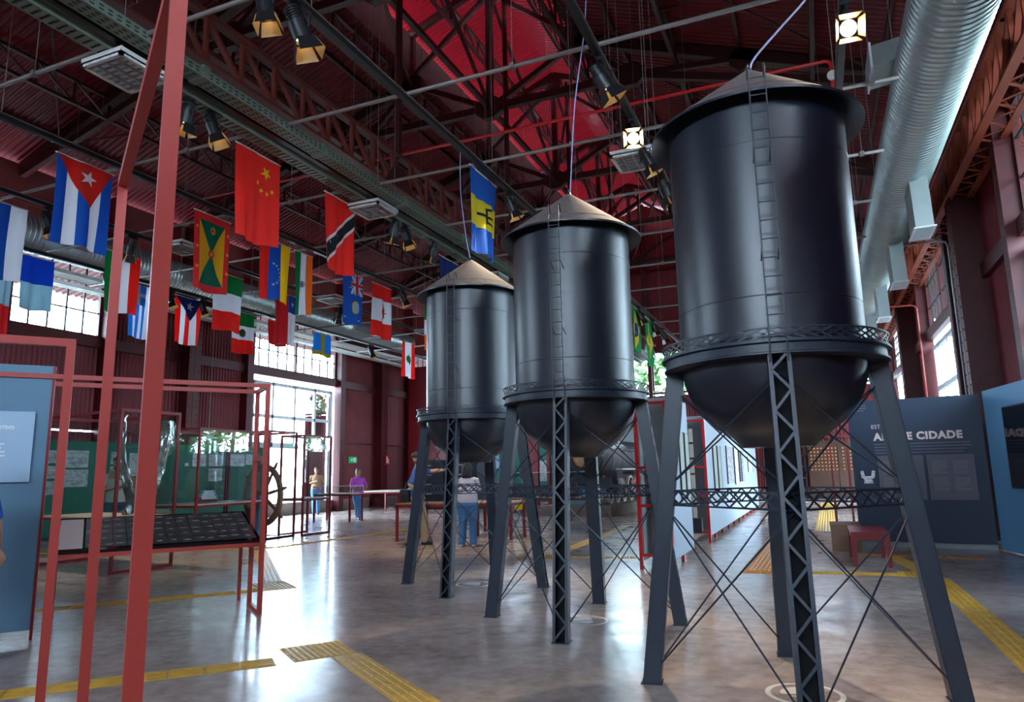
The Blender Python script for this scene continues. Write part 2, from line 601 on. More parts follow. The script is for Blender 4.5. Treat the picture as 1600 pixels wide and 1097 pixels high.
for i, (a, c) in enumerate(WINDOWS_Y):
    if i == 0:
        continue
    window(XL, 1, a, c)
    window(XR, -1, a, c)

def glazed_door(idx, x, n, a, c):
    d = empty('door_%d' % idx, (x, (a + c) / 2, 0.4), kind='structure')
    O = d.location
    fr = MB(O)
    ys = [a + 0.28, a + 1.3, (a + c) / 2, c - 1.3, c - 0.28]
    for y in ys:
        wdt = 0.075 if y in (ys[0], ys[-1]) else 0.05
        fr.box((x - 0.05, y - wdt, 0.4 if n < 0 or y in (ys[0], ys[-1]) else 2.5), (x + 0.05, y + wdt, 4.85))
    for z, hh in ((4.8, 0.06), (3.6, 0.06), (2.55, 0.1)):
        fr.box((x - 0.05, ys[0], z - hh), (x + 0.05, ys[-1], z + hh))
    fr.build('door_frame', 'white_paint', d)
    for i in range(4):
        for (z0, z1) in ((3.66, 4.74), (2.65, 3.54)):
            MB(O).box((x - 0.004, ys[i] + 0.05, z0), (x + 0.004, ys[i + 1] - 0.05, z1)).build('pane', 'window_glass', d)
    if n < 0:
        for i in range(4):
            MB(O).box((x - 0.004, ys[i] + 0.05, 0.45), (x + 0.004, ys[i + 1] - 0.05, 2.45)).build('pane', 'window_glass', d)
    return d

glazed_door(1, XL, 1, 19.15, 24.15)
glazed_door(2, XR, -1, 18.95, 24.2)
glazed_door(3, XR, -1, 8.3, 13.6)
# red sliding leaf parked in the open left door
MB(bpy.data.objects['door_1'].location).corr((XL - 0.2, 22.55, 0.42), (0, 1.35, 0), (0, 0, 4.3), 0.13, 0.03, (1, 0, 0)).build('door_leaf', 'wall_red', bpy.data.objects['door_1'])
st = MB((XL + 0.5, 21.6, 0))
st.box((XL - 0.2, 18.6, 0), (XL + 0.75, 24.6, 0.2))
st.box((XL - 0.2, 18.6, 0.2), (XL + 0.35, 24.6, 0.4))
st.build('trim_1', 'concrete', kind='structure', label='concrete door steps at the left wall')

# end walls
def gable(name, y, n, openings=()):
    w = empty(name, (0, 0, 0), kind='structure')
    MB().box((XL, min(y, y - 0.25 * n), 0), (XR, max(y, y - 0.25 * n), 0.45)).build('plinth', 'concrete', w)
    xs = [XL + (XR - XL) * i / 8 for i in range(9)]
    for i in range(8):
        a, c = xs[i], xs[i + 1]
        tiers = [(0.45, 2.72), (2.76, 5.05), (5.3, 7.25), (7.3, 9.5)]
        for (z0, z1) in tiers:
            if any(o[0] < (a + c) / 2 < o[1] and o[2] < (z0 + z1) / 2 < o[3] for o in openings): continue
            MB().corr((a, y, z0), (c - a, 0, 0), (0, 0, z1 - z0), 0.13, 0.035 * n, (0, 1, 0)).build('wall_sheet', 'wall_red', w)
        top = MB()
        k = 24
        for j in range(k):
            p, q = a + (c - a) * j / k, a + (c - a) * (j + 1) / k
            top.obox(((p + q) / 2, y, (9.5 + min(roof_z(p), roof_z(q)) - 0.05) / 2), ((q - p) / 2, 0, 0), (0, 0.02 if j % 2 else 0.035, 0), (0, 0, max(0.02, (min(roof_z(p), roof_z(q)) - 0.05 - 9.5) / 2)))
        top.build('gable_sheet', 'wall_red', w)
    g = MB()
    for z in (2.74, 5.17, 7.27, 9.5, 11.5):
        g.box((XL, min(y, y + 0.12 * n), z - 0.05), (XR, max(y, y + 0.12 * n), z + 0.05)) if True else None
    for xx in xs[1:-1]:
        g.box((xx - 0.1, min(y, y + 0.2 * n), 0), (xx + 0.1, max(y, y + 0.2 * n), roof_z(xx) - 0.1))
    g.build('wall_girt', 'steel_red', w)
    return w

eb = gable('wall_back', YB, -1, ((-10.3, -4.5, 5.2, 7.3),))
gable('wall_front', YF, 1, ((-4.7, 3.5, 5.2, 7.3),))
# daylight windows of the end wall
for (a, c) in ((-10.1, -7.5), (-7.3, -4.7)):
    nwin[0] += 1
    w = empty('window_%d' % nwin[0], ((a + c) / 2, YB, 5.3), kind='structure')
    fr = MB(w.location)
    for xx in [a, c] + [a + (c - a) * i / 5 for i in range(1, 5)]:
        t = 0.05 if xx in (a, c) else 0.012
        fr.box((xx - t, YB - 0.03, 5.3), (xx + t, YB + 0.03, 7.25))
    for z in (5.3, 6.2, 7.22):
        fr.box((a, YB - 0.03, z - 0.015), (c, YB + 0.03, z + 0.015))
    fr.build('window_frame', 'steel_red', w)
    for i in range(5):
        for (z0, z1) in ((5.32, 6.18), (6.22, 7.2)):
            MB(w.location).box((a + (c - a) * i / 5 + 0.015, YB - 0.002, z0), (a + (c - a) * (i + 1) / 5 - 0.015, YB + 0.002, z1)).build('pane', 'window_glass', w)

# ------------------------------------------------------------------ roof
ceil = empty('ceiling', (0, 0, 0), kind='structure')
NB = 8
bays = [YF - 0.4 + (YB + 0.8 - YF) * i / NB for i in range(NB + 1)]
for i in range(NB):
    y0, L = bays[i], bays[i + 1] - bays[i]
    for s in (-1, 1):
        # main slope, eave to lantern, then the lantern roof
        for (xa, za, xb, zb) in ((X0 + s * (X0 - XL + 0.9), EAVE - 0.9 * SL, X0 + s * (MW - 0.15), MONB + 0.15 * SL),):
            MB().corr((xa, y0, za), (0, L, 0), (xb - xa, 0, zb - za), 0.16, 0.04, (0, 0, 1)).build('roof_sheet', 'roof_red', ceil)
        xa, za, xb, zb = X0 + s * (MW + 0.35), MONT - 0.14, X0, RIDGE
        MB().corr((xa, y0, za), (0, L, 0), (xb - xa, 0, zb - za), 0.16, 0.04, (0, 0, 1)).build('roof_sheet', 'lantern_glow_sheet', ceil)
    # lantern side: closed boards on the left, unseen open louvres added on the right to light the roof
    lb = MB()
    z = MONB + 0.12
    while z < MONT - 0.16:
        lb.obox((X0 - MW, y0 + L / 2, z), (0.012, 0, 0), (0, L / 2, 0), (0.03, 0, 0.07))
        z += 0.125
    lb.build('lantern_boards', 'lantern_brown', ceil)
    lr = MB()
    lr.obox((X0 + MW, y0 + L / 2, MONB + 0.42), (0.01, 0, 0), (0, L / 2, 0), (0, 0, 0.44))
    z = MONB + 0.95
    while z < MONT - 0.1:
        lr.obox((X0 + MW, y0 + L / 2, z), (0.09, 0, -0.07), (0, L / 2, 0), (0.003, 0, 0.006))
        z += 0.2
    lr.build('added_louvers', 'louver_red', ceil)

def lattice(mb, p, q, up, h, n, w=0.05, kind='pratt', chord=0.09):
    """plane lattice from p to q, top chord; depth h along -up"""
    p, q, up = V(p), V(q), V(up).normalized()
    mb.bar(p, q, chord, chord * 0.8, up)
    mb.bar(p - up * h, q - up * h, chord, chord * 0.8, up)
    for i in range(n + 1):
        a = p.lerp(q, i / n)
        if kind != 'warren': mb.bar(a, a - up * h, w, w * 0.6, (q - p))
        if i < n:
            b = p.lerp(q, (i + 1) / n)
            if kind == 'warren':
                m = p.lerp(q, (i + 0.5) / n)
                mb.bar(a, m - up * h, w, w * 0.5, up); mb.bar(m - up * h, b, w, w * 0.5, up)
            elif kind == 'x':
                mb.bar(a, b - up * h, w, w * 0.3, up); mb.bar(b, a - up * h, w, w * 0.3, up)
            else:
                mb.bar(a, b - up * h, w, w * 0.6, up)

TR = [YF + 5.35 * i - 0.75 for i in range(1, 9)]     # trusses every 5.35 m
TR = [0.25 + 5.35 * i for i in range(-1, 7)]
for y in TR:
    t = MB((X0, y, 9.5))
    tz = 11.2
    for s in (-1, 1):
        xe, xm = X0 + s * (X0 - XL), X0 + s * MW
        t.bar((xe, y, EAVE - 0.15), (xm, y, MONB - 0.15), 0.2, 0.28)
        t.bar((xm, y, MONB - 0.4), (xm, y, MONT), 0.16, 0.2)
        t.bar((xm, y, MONT - 0.1), (X0, y, RIDGE - 0.1), 0.14, 0.2)
        # struts
        xa = X0 + s * 6.6
        t.bar((xa, y, roof_z(xa) - 0.2), (X0 + s * 3.9, y, tz), 0.12, 0.14)
        t.bar((xm, y, MONB - 0.2), (X0 + s * 3.9, y, tz), 0.12, 0.14)
        t.bar((xm, y, MONB - 0.2), (X0, y, tz), 0.12, 0.14)
        t.bar((xe, y, EAVE - 0.3), (X0 + s * 3.9, y, tz), 0.14, 0.18)
        t.bar((xm, y, MONB), (X0, y, RIDGE - 0.5), 0.1, 0.12)
    t.bar((X0 - 3.9, y, tz), (X0 + 3.9, y, tz), 0.16, 0.2)
    t.bar((X0, y, tz), (X0, y, RIDGE - 0.1), 0.16, 0.16, (1, 0, 0))
    tr = t.build('roof_truss', 'truss_dark', ceil, loc=(X0, y, 9.5))
    for (x, z, r) in ((X0, tz, 0.42), (X0 - 3.9, tz, 0.4), (X0 + 3.9, tz, 0.4), (X0 - MW, MONB - 0.2, 0.42), (X0 + MW, MONB - 0.2, 0.42), (X0, RIDGE - 0.5, 0.35), (X0 - 6.6, roof_z(X0 - 6.6) - 0.25, 0.36), (X0 + 6.6, roof_z(X0 + 6.6) - 0.25, 0.36)):
        g = MB()
        g.prism([(r * cos(a), r * 0.8 * sin(a)) for a in [k * pi / 4 + pi / 8 for k in range(8)]], (0, 0, 0), (1, 0, 0), (0, 0, 1), 0.2)
        g.build('gusset_plate', 'truss_dark', tr, loc=(x - X0, 0, z - 9.5))

# longitudinal lattice purlins and sag rods
LP = [(-15.2, 0.55), (-12.2, 0.5), (X0 - MW - 0.05, 0.75), (X0 - 1.2, 0.5), (X0 + 1.2, 0.5), (X0 + MW + 0.05, 0.75), (-2.4, 0.5), (0.6, 0.5)]
for x, hgt in LP:
    top = roof_z(x) - 0.1 if abs(abs(x - X0) - MW) > 0.2 else MONB - 0.12
    for j in range(len(TR) - 1):
        m = MB((x, TR[j], top))
        lattice(m, (x, TR[j], top), (x, TR[j + 1], top), (0, 0, 1), hgt, 6, 0.06)
        m.build('lattice_purlin', 'truss_dark', ceil, loc=(x, TR[j], top))
for x in (-17.0, -13.7, -10.9, -3.8, -0.9, 2.0):
    MB((x, 12, roof_z(x))).bar((x, YF, roof_z(x) - 0.06), (x, YB, roof_z(x) - 0.06), 0.07, 0.12).build('purlin', 'truss_dark', ceil, loc=(x, 12, roof_z(x)))
# cross bracing under the lantern and along the roof
for j in range(len(TR) - 1):
    y0, y1 = TR[j], TR[j + 1]
    br = MB()
    br.bar((X0, y0, 11.2), (X0 - MW, y1, MONB - 0.2), 0.07, 0.07)
    br.bar((X0, y1, 11.2), (X0 + MW, y0, MONB - 0.2), 0.07, 0.07)
    br.bar((X0, y0, 11.2), (X0, y1, RIDGE - 0.4), 0.08, 0.08)
    br.bar((X0, y1, 11.2), (X0, y0, RIDGE - 0.4), 0.08, 0.08)
    br.bar((X0, y0, 11.2), (X0, y1, 11.2), 0.12, 0.12)
    br.build('brace', 'truss_dark', ceil)
    for s in (-1, 1):
        br = MB()
        xm, xe = X0 + s * (MW + 0.2), X0 + s * 9.5
        br.tube((xm, y0, roof_z(xm) - 0.3), (xe, y1, roof_z(xe) - 0.3), 0.025, 6)
        br.tube((xm, y1, roof_z(xm) - 0.3), (xe, y0, roof_z(xe) - 0.3), 0.025, 6)
        br.build('brace', 'truss_dark', ceil)
# outside eave canopies seen through the high windows
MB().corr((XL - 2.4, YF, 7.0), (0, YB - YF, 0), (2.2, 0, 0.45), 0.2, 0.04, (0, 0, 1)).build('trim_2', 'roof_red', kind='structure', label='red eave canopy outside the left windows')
MB().corr((XR + 0.2, YF, 8.0), (0, YB - YF, 0), (3.0, 0, -0.5), 0.2, 0.04, (0, 0, 1)).build('trim_3', 'orange_lit_steel', kind='structure', label='orange-lit red eave canopy outside the right windows')  # canopy underside carries its orange light as colour

# ------------------------------------------------------------------ crane runway girders
def runway(name, x, face, z0, z1, depth, m, label, y0=-4.0, y1=34.5):
    """lattice box girder; face = +-1 the side that carries the web towards the hall"""
    r = empty(name, (x, (y0 + y1) / 2, z0), label=label, cat='girder', group='crane runway girders')
    O = r.location
    b = MB(O); b.box((x - 0.07, y0, z0 - 0.04), (x + 0.07, y1, z0)); b.build('bottom_flange', m, r)
    xo = x - face * depth
    b = MB(O); b.box((x - 0.07, y0, z1), (x + 0.07, y1, z1 + 0.07)); b.build('top_chord', m, r); b = MB(O); b.box((xo - 0.06, y0, z1), (xo + 0.06, y1, z1 + 0.07)); b.build('top_chord', m, r)
    b = MB(O); b.box((xo - 0.06, y0, z0 - 0.04), (xo + 0.06, y1, z0)); b.build('rear_flange', m, r)
    n = 60
    st = (y1 - y0) / n
    for i in range(n):
        ya = y0 + st * i
        MB(O).bar((x, ya, z0), (x, ya, z1), 0.05, 0.06).build('web_post', m, r)
        MB(O).bar((x, ya, z1), (x, ya + st, z0), 0.05, 0.07, (1, 0, 0)).build('web_diagonal', m, r)
        MB(O).bar((xo, ya, z0), (xo, ya + st, z1), 0.05, 0.03, (1, 0, 0)).build('rear_diagonal', m, r)
        MB(O).bar((x, ya, z0 - 0.02), (xo, ya + st / 2, z0 - 0.02), 0.05, 0.012).build('lacing_bar', m, r)
        MB(O).bar((xo, ya + st / 2, z0 - 0.02), (x, ya + st, z0 - 0.02), 0.05, 0.012).build('lacing_bar', m, r)
    for y in TR:
        if y0 < y < y1:
            w = MB(O); w.prism([(-0.5, 0), (0.5, 0), (0.16, 0.42), (-0.16, 0.42)], (x + 0.03, y, z0), (0, 1, 0), (0, 0, 1), 0.03)
            w.bar((x, y, z1), (x, y, roof_z(x) - 0.3), 0.1, 0.1, (1, 0, 0))
            w.build('hanger', 'truss_dark', r)
    return r

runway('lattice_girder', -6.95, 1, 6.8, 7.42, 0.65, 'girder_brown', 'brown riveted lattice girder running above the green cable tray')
runway('lattice_girder', 2.9, -1, 6.8, 7.5, 0.4, 'orange_lit_steel', 'orange-lit lattice girder along the right wall beside the big duct')
# ------------------------------------------------------------------ ducts, trays, tracks, pipes
def duct(name, x, z, r, y0, y1, label, boxes):
    d = empty(name, (x, (y0 + y1) / 2, z), label=label, cat='air duct')
    O = d.location
    n = 28
    ys = []
    y = y0
    prof = []
    while y < y1:                       # ribbed spiral pipe
        prof += [(r, y), (r, y + 0.05), (r + 0.014, y + 0.062), (r + 0.014, y + 0.078), (r, y + 0.09)]
        y += 0.11
    MB(O).lathe(prof, n, (x, 0, z), 'y').build('pipe', 'duct_zinc', d, smooth='auto')
    return d

dr = duct('spiral_duct', 1.87, 6.7, 0.465, -3.0, 34.0, 'large ribbed zinc air duct with drop outlets along the right wall', None)
O = dr.location
# drop outlets along the duct: the far side ones hang towards the wall, the near one towards the hall
def outlet(y, sx, w=0.34, L=0.62, tilt=0.2, z=6.45):
    b = MB(O)
    c = V((1.87 + sx * 0.15, y, z))
    dn = V((sx * tilt, 0, -1)).normalized()
    sd = V((0, 1, 0)); fr = dn.cross(sd)
    a = c + dn * L
    b.obox((c + a) / 2, dn * (L / 2), sd * w, fr * 0.14)
    o = b.build('outlet', 'duct_zinc', dr)
    g = MB(O)
    g.obox(a + dn * 0.01, dn * 0.012, sd * (w + 0.03), fr * 0.17)
    g.build('outlet_flange', 'white_paint', o)
    g = MB(O)
    for k in range(9):
        t = -w + 0.06 + (2 * w - 0.12) * k / 8
        g.obox(a + dn * 0.024 + sd * t, dn * 0.004, sd * 0.012, fr * 0.13)
    g.build('grille_slats', 'alu', o)
for y in (5.0, 13.7, 17.6, 21.7, 25.8):
    outlet(y, 0.7, 0.36, 1.15, 0.03, 6.55)
# the near outlet faces the hall
b = MB(O)
c = V((1.42, 10.75, 7.12))
b.obox(c, (0.26, 0, 0.03), (0, 0.36, 0), (-0.01, 0, 0.15))
o = b.build('outlet', 'duct_zinc', dr)
g = MB(O); g.obox(c + V((-0.27, 0, -0.03)), (0.012, 0, 0.001), (0, 0.4, 0), (-0.001, 0, 0.19)); g.build('outlet_flange', 'white_paint', o)
g = MB(O)
for k in range(8):
    g.obox(c + V((-0.285, 0, -0.03 - 0.14 + 0.04 * k)), (0.004, 0, 0.003), (0, 0.36, 0), (-0.001, 0, 0.006))
g.build('grille_slats', 'alu', o)
for y in range(-2, 34, 4):
    for xx in (1.45, 2.29): MB(O).tube((xx, y + 0.5, 6.7), (xx, y + 0.5, roof_z(xx) - 0.1), 0.006, 5).build('hanger_wire', 'galv', dr)

dl = duct('spiral_duct', -16.3, 7.05, 0.42, -3.0, 26.5, 'long ribbed zinc air duct below the louvres of the left wall', None)
for y in range(6, 26, 4):
    MB(dl.location).obox((-15.86, y + 0.6, 7.0), (0.02, 0, 0.0), (0, 0.55, 0), (-0.03, 0, 0.14)).build('side_grille', 'alu', dl)
# two bright slatted trays under the left duct
def ladder_tray(x, z, w, y0, y1, m, label, group=None):
    t = empty('cable_tray', (x, (y0 + y1) / 2, z), label=label, cat='cable tray', group=group)
    O = t.location
    b = MB(O)
    for s in (-1, 1): b.box((x + s * w / 2 - 0.012, y0, z), (x + s * w / 2 + 0.012, y1, z + 0.09))
    b.build('side_rails', m, t)
    b = MB(O)
    y = y0
    while y < y1:
        b.box((x - w / 2, y, z), (x + w / 2, y + 0.055, z + 0.02)); y += 0.09
    b.build('tray_rungs', m, t, kind='stuff')
    return t
ladder_tray(-16.9, 6.45, 0.5, -2.0, 28.0, 'fixture_white', 'pale slatted cable tray directly under the left duct')
ladder_tray(-17.45, 6.35, 0.28, -2.0, 30.0, 'fixture_white', 'narrow pale tray close to the left windows')

def perforated_tray(x, z, w, hgt, y0, y1):
    t = empty('cable_tray', (x, (y0 + y1) / 2, z), label='grey-green perforated cable tray crossing the hall above the red flags', cat='cable tray')
    O = t.location
    b = MB(O); b.box((x - w / 2, y0, z), (x + w / 2, y1, z + 0.008)); b.build('tray_bed', 'tray_green', t)
    b = MB(O)
    for s in (-1, 1): b.box((x + s * w / 2 - 0.006, y0, z), (x + s * w / 2 + 0.006, y1, z + hgt))
    b.build('side_rails', 'tray_green', t)
    b = MB(O)
    y = y0 + 0.05
    while y < min(y1, 16):
        for k in (-1, 0, 1):
            b.box((x + k * w * 0.28 - 0.014, y, z - 0.0015), (x + k * w * 0.28 + 0.014, y + 0.05, z - 0.0003))
        for k in (0.3, 0.65):
            b.box((x + w / 2 + 0.0062, y, z + hgt * k - 0.01), (x + w / 2 + 0.0075, y + 0.05, z + hgt * k + 0.01))
        y += 0.1
    b.build('slots', 'ink', t, kind='stuff')
    for y in [1.2 + 2.2 * i for i in range(13)]:
        MB(O).box((x - w / 2 - 0.02, y - 0.05, z - 0.01), (x + w / 2 + 0.02, y + 0.05, z + hgt + 0.03)).build('splice_clip', 'tray_green', t)
    return t
perforated_tray(-6.28, 6.0, 0.2, 0.12, 0.5, 30.0)
# grey lower tray beside it
t = ladder_tray(-6.72, 5.98, 0.18, 0.5, 30.0, 'tray_green', 'grey ladder tray next to the perforated green tray')

CONDUIT_Y = [4.81 + 2.2 * i for i in range(10)]
def track(x, z, y0, y1, label, w=0.075, hang=True):
    t = empty('light_track', (x, (y0 + y1) / 2, z), label=label, cat='light track', group='black lighting tracks')
    O = t.location
    MB(O).box((x - w / 2, y0, z), (x + w / 2, y1, z + 0.06)).build('rail', 'black_metal', t)
    MB(O).box((x - w / 2 - 0.012, y0, z + 0.06), (x + w / 2 + 0.012, y1, z + 0.075)).build('cover', 'galv', t)
    for y in CONDUIT_Y[::2]:
        if y0 < y < y1: MB(O).tube((x, y + 0.4, z + 0.06), (x, y + 0.4, roof_z(x) - 0.1), 0.005, 5).build('suspension_wire', 'galv', t)
    return t
track(-6.5, 6.02, 0.5, 30.0, 'black lighting track set between the two green trays')
track(-9.25, 6.0, 0.5, 27.0, 'black lighting track above the cross flag row of the left half')
track(-4.35, 6.0, 0.5, 27.0, 'black lighting track ending above the middle water tower')
track(-1.9, 6.0, 0.5, 27.0, 'black lighting track passing left of the largest water tower')
track(0.62, 6.0, 0.5, 27.0, 'short black lighting track right of the largest tower top')
track(-11.65, 6.0, 0.5, 25.0, 'thin black lighting track second from the left wall', 0.05)
track(-14.3, 6.0, 0.5, 25.0, 'thin black lighting track nearest the left duct', 0.05)

names_c = ['nearest', 'second', 'third', 'fourth', 'fifth', 'sixth', 'seventh', 'eighth', 'ninth', 'tenth']
for i, y in enumerate(CONDUIT_Y):
    c = empty('steel_conduit', (-6, y, 6.06), label='galvanised cross tube carrying the tracks, %s from the camera' % names_c[i], cat='conduit', group='galvanised cross tubes under the roof')
    b = MB(c.location); b.tube((-16.0, y, 6.09), (1.3, y, 6.09), 0.026, 8); b.build('tube', 'galv', c, smooth=True)
    for x in (-13, -8, -2.9, 1.0):
        h = MB(c.location)
        h.tube((x, y, 6.1), (x, y, roof_z(x) - 0.1), 0.0045, 5)
        h.box((x - 0.03, y - 0.035, 6.06), (x + 0.03, y + 0.035, 6.125))
        h.build('hanger', 'galv', c)
pp = empty('sprinkler_pipe', (-3, 11.0, 7.5), label='thin bright red water pipe crossing behind the tower tops', cat='pipe')
b = MB(pp.location); b.poly([(-12.0, 11.0, 7.5), (0.6, 11.0, 7.5), (0.66, 11.0, 7.47), (0.68, 11.0, 7.4), (0.68, 11.0, 5.0)], 0.028, 8); b.build('pipe_run', 'fire_red', pp, smooth=True)
b = MB(pp.location); b.lathe([(0.0, -0.02), (0.075, -0.02), (0.075, 0.02), (0.0, 0.02)], 16, (0.68, 10.95, 7.22), 'y'); b.build('gauge', 'fixture_white', pp)

for k, x in enumerate((-14.5, -12.05, -9.47, -7.0, -4.43)):
    w_ = MB((x, 14, 6.09)); w_.tube((x, 4.5, 6.09), (x, 24.9, 6.09), 0.004, 5)
    w_.build('flag_wire', 'galv', loc=(x, 14, 6.09), label='thin steel wire carrying the %s flag row from the left wall' % ('first', 'second', 'third', 'fourth', 'fifth')[k], cat='wire', group='flag wires')
# wall pipes on the right wall
for k, (y, z0) in enumerate(((18.35, 6.6), (17.8, 6.35), (23.6, 6.1))):
    c = empty('wall_conduit', (XR - 0.3, y, 3), label=('grey conduit dropping in front of the right wall windows', 'purplish conduit on the right wall column', 'orange-red conduit between the right windows')[k], cat='conduit')
    b = MB(c.location)
    b.poly([(2.0, y, z0), (XR - 0.55, y, z0), (XR - 0.44, y, z0 - 0.04), (XR - 0.4, y, z0 - 0.14), (XR - 0.4, y, 0.05)], 0.025, 8)
    b.build('pipe_run', ('galv', 'alu', 'frame_red')[k], c, smooth=True)

# blue supply cables to the tank tops
def cable(pts, r, m, label):
    b = MB(pts[0])
    P = [V(p) for p in pts]
    out = []
    for i in range(len(P) - 1):
        a = P[max(0, i - 1)]; p, q = P[i], P[i + 1]; c = P[min(len(P) - 1, i + 2)]
        for k in range(6):
            t = k / 6
            out.append(0.5 * ((2 * p) + (q - a) * t + (2 * a - 5 * p + 4 * q - c) * t * t + (3 * p - a - 3 * q + c) * t ** 3))
    out.append(P[-1])
    b.poly(out, r, 6)
    return b.build('cable', m, loc=pts[0], label=label, cat='cable', smooth=True)
mat('cable_blue', rgb(150, 156, 200), 0.5)
cable([(-0.22, 5.17, 4.3), (-0.2, 5.19, 4.42), (0.0, 5.4, 4.75), (0.25, 5.9, 5.3), (0.5, 6.8, 6.2), (0.62, 7.2, 6.9)], 0.008, 'cable_blue', 'thin pale cable rising from the largest tower tip')
cable([(-2.2, 6.86, 4.3), (-2.19, 6.87, 4.5), (-2.12, 6.9, 5.4), (-2.0, 7.0, 6.4), (-1.95, 7.05, 7.5)], 0.006, 'cable_blue', 'thin pale cable rising from the middle tower tip')
cable([(-4.2, 8.5, 4.32), (-4.25, 8.45, 4.7), (-4.35, 8.5, 5.4), (-4.4, 8.6, 6.1)], 0.006, 'cable_blue', 'thin pale cable rising from the smallest tower tip')

# ------------------------------------------------------------------ grid lights
def grid_light(x, y, label):
    t = empty('grid_light', (x * 0.975, y * 0.975, 5.87), label=label, cat='ceiling light', group='square louvre lights')
    w = 0.31
    b = MB()
    b.box((-w, -w, 0.03), (w, w, 0.1))
    b.build('housing', 'fixture_white', t)
    b = MB()
    for s in (-1, 1):
        b.box((s * w - 0.02 * s - 0.02, -w, 0), (s * w - 0.02 * s + 0.02, w, 0.05)); b.box((-w, s * w - 0.02 * s - 0.02, 0), (w, s * w - 0.02 * s + 0.02, 0.05))
    b.build('frame', 'fixture_white', t)
    b = MB()
    for i in range(1, 4):
        p = -w + 2 * w * i / 4
        b.box((p - 0.006, -w, 0.002), (p + 0.006, w, 0.045))
    for i in range(1, 8):
        p = -w + 2 * w * i / 8
        b.box((-w, p - 0.003, 0.006), (w, p + 0.003, 0.045))
    b.build('louvre', 'alu', t)
    b = MB()
    for i in range(4):
        p = -w + 2 * w * (i + 0.5) / 4
        b.tube((p, -w + 0.03, 0.05), (p, w - 0.03, 0.05), 0.013, 8)
    b.build('tubes', 'tube_white', t)
    for sx in (-1, 1):
        for sy in (-1, 1):
            MB().tube((sx * 0.26, sy * 0.26, 0.1), (sx * 0.26, sy * 0.26, roof_z(x * 0.975) - 5.86), 0.004, 5).build('suspension_wire', 'galv', t)
    return t
for x, y, l in ((-6.92, 5.15, 'largest square louvre light, upper left behind the red posts'), (-6.85, 10.0, 'square louvre light on the tray above the red diagonal-band flag'),
                (-2.15, 10.0, 'square louvre light just left of the largest tower roof'), (-11.5, 10.1, 'square louvre light left of the bordered star flag'),
                (-11.5, 15.0, 'square louvre light above the left duct near the blue flag'), (-11.5, 20.0, 'square louvre light half hidden by the smallest tower'),
                (-6.85, 15.0, 'square louvre light behind the smallest tower roof')):
    grid_light(x, y, l)

# ------------------------------------------------------------------ spotlights
def make_spot():
    r = empty('spotlight')
    b = MB(); b.box((-0.03, -0.09, -0.035), (0.03, 0.09, 0.0)); b.tube((0, 0, -0.03), (0, 0, -0.1), 0.014, 8); b.build('track_adapter', 'black_metal', r)
    b = MB()
    b.poly([(-0.085, 0, -0.22), (-0.085, 0, -0.12), (-0.06, 0, -0.1), (0.06, 0, -0.1), (0.085, 0, -0.12), (0.085, 0, -0.22)], 0.009, 6)
    b.build('yoke', 'black_metal', r)
    # head points along local +Y (tilted by its own rotation)
    h = empty('lamp_head'); h.parent = r; h.location = (0, 0, -0.2)
    b = MB(); b.lathe([(0.0, -0.16), (0.045, -0.16), (0.055, -0.13), (0.055, -0.05), (0.07, -0.045), (0.07, 0.1), (0.064, 0.1), (0.06, 0.07), (0.0, 0.07)], 16, (0, 0, 0), 'y')
    for k in range(5): b.lathe([(0.05, -0.14 + 0.02 * k), (0.066, -0.14 + 0.02 * k), (0.066, -0.133 + 0.02 * k), (0.05, -0.133 + 0.02 * k)], 14, (0, 0, 0), 'y', close=True)
    b.build('head', 'black_metal', h, smooth='auto')
    b = MB(); b.lathe([(0.0, 0.075), (0.056, 0.075)], 16, (0, 0, 0), 'y'); b.add([(0, 0.075, 0)], []); b.build('lens', 'lamp_glow', h)
    for k in range(4):
        a = k * pi / 2
        d = V((cos(a), 0, sin(a))); t = V((-sin(a), 0, cos(a)))
        b = MB()
        c0 = d * 0.068 + V((0, 0.1, 0)); c1 = d * 0.105 + V((0, 0.215, 0))
        b.add([c0 - t * 0.06, c0 + t * 0.06, c1 + t * 0.085, c1 - t * 0.085, c0 - t * 0.06 + d * 0.004, c0 + t * 0.06 + d * 0.004, c1 + t * 0.085 + d * 0.004, c1 - t * 0.085 + d * 0.004],
              [(0, 1, 2, 3)])
        b.cur = 1
        b.add([c0 - t * 0.06 + d * 0.004, c0 + t * 0.06 + d * 0.004, c1 + t * 0.085 + d * 0.004, c1 - t * 0.085 + d * 0.004], [(3, 2, 1, 0)])
        b.build('barn_door', ['lamp_cream', 'black_metal'], h)
    return r
spot0 = make_spot()
first = [True]
def spot(x, y, z, yaw, tilt, label, bright=False, sc=1.0):
    o = spot0 if first[0] else copy_tree(spot0)
    first[0] = False
    o.location = (x, y, z); o.scale = (sc, sc, sc)
    setk(o, label, 'spotlight', 'barn-door spotlights')
    for ch in o.children:
        if ch.name.startswith('lamp_head'):
            ch.rotation_euler = (-radians(tilt), 0, radians(yaw))
            for g in ch.children:
                if g.name.startswith('lens') and bright:
                    g.data = g.data.copy(); g.data.materials[0] = MATS['lamp_bright']
    return o
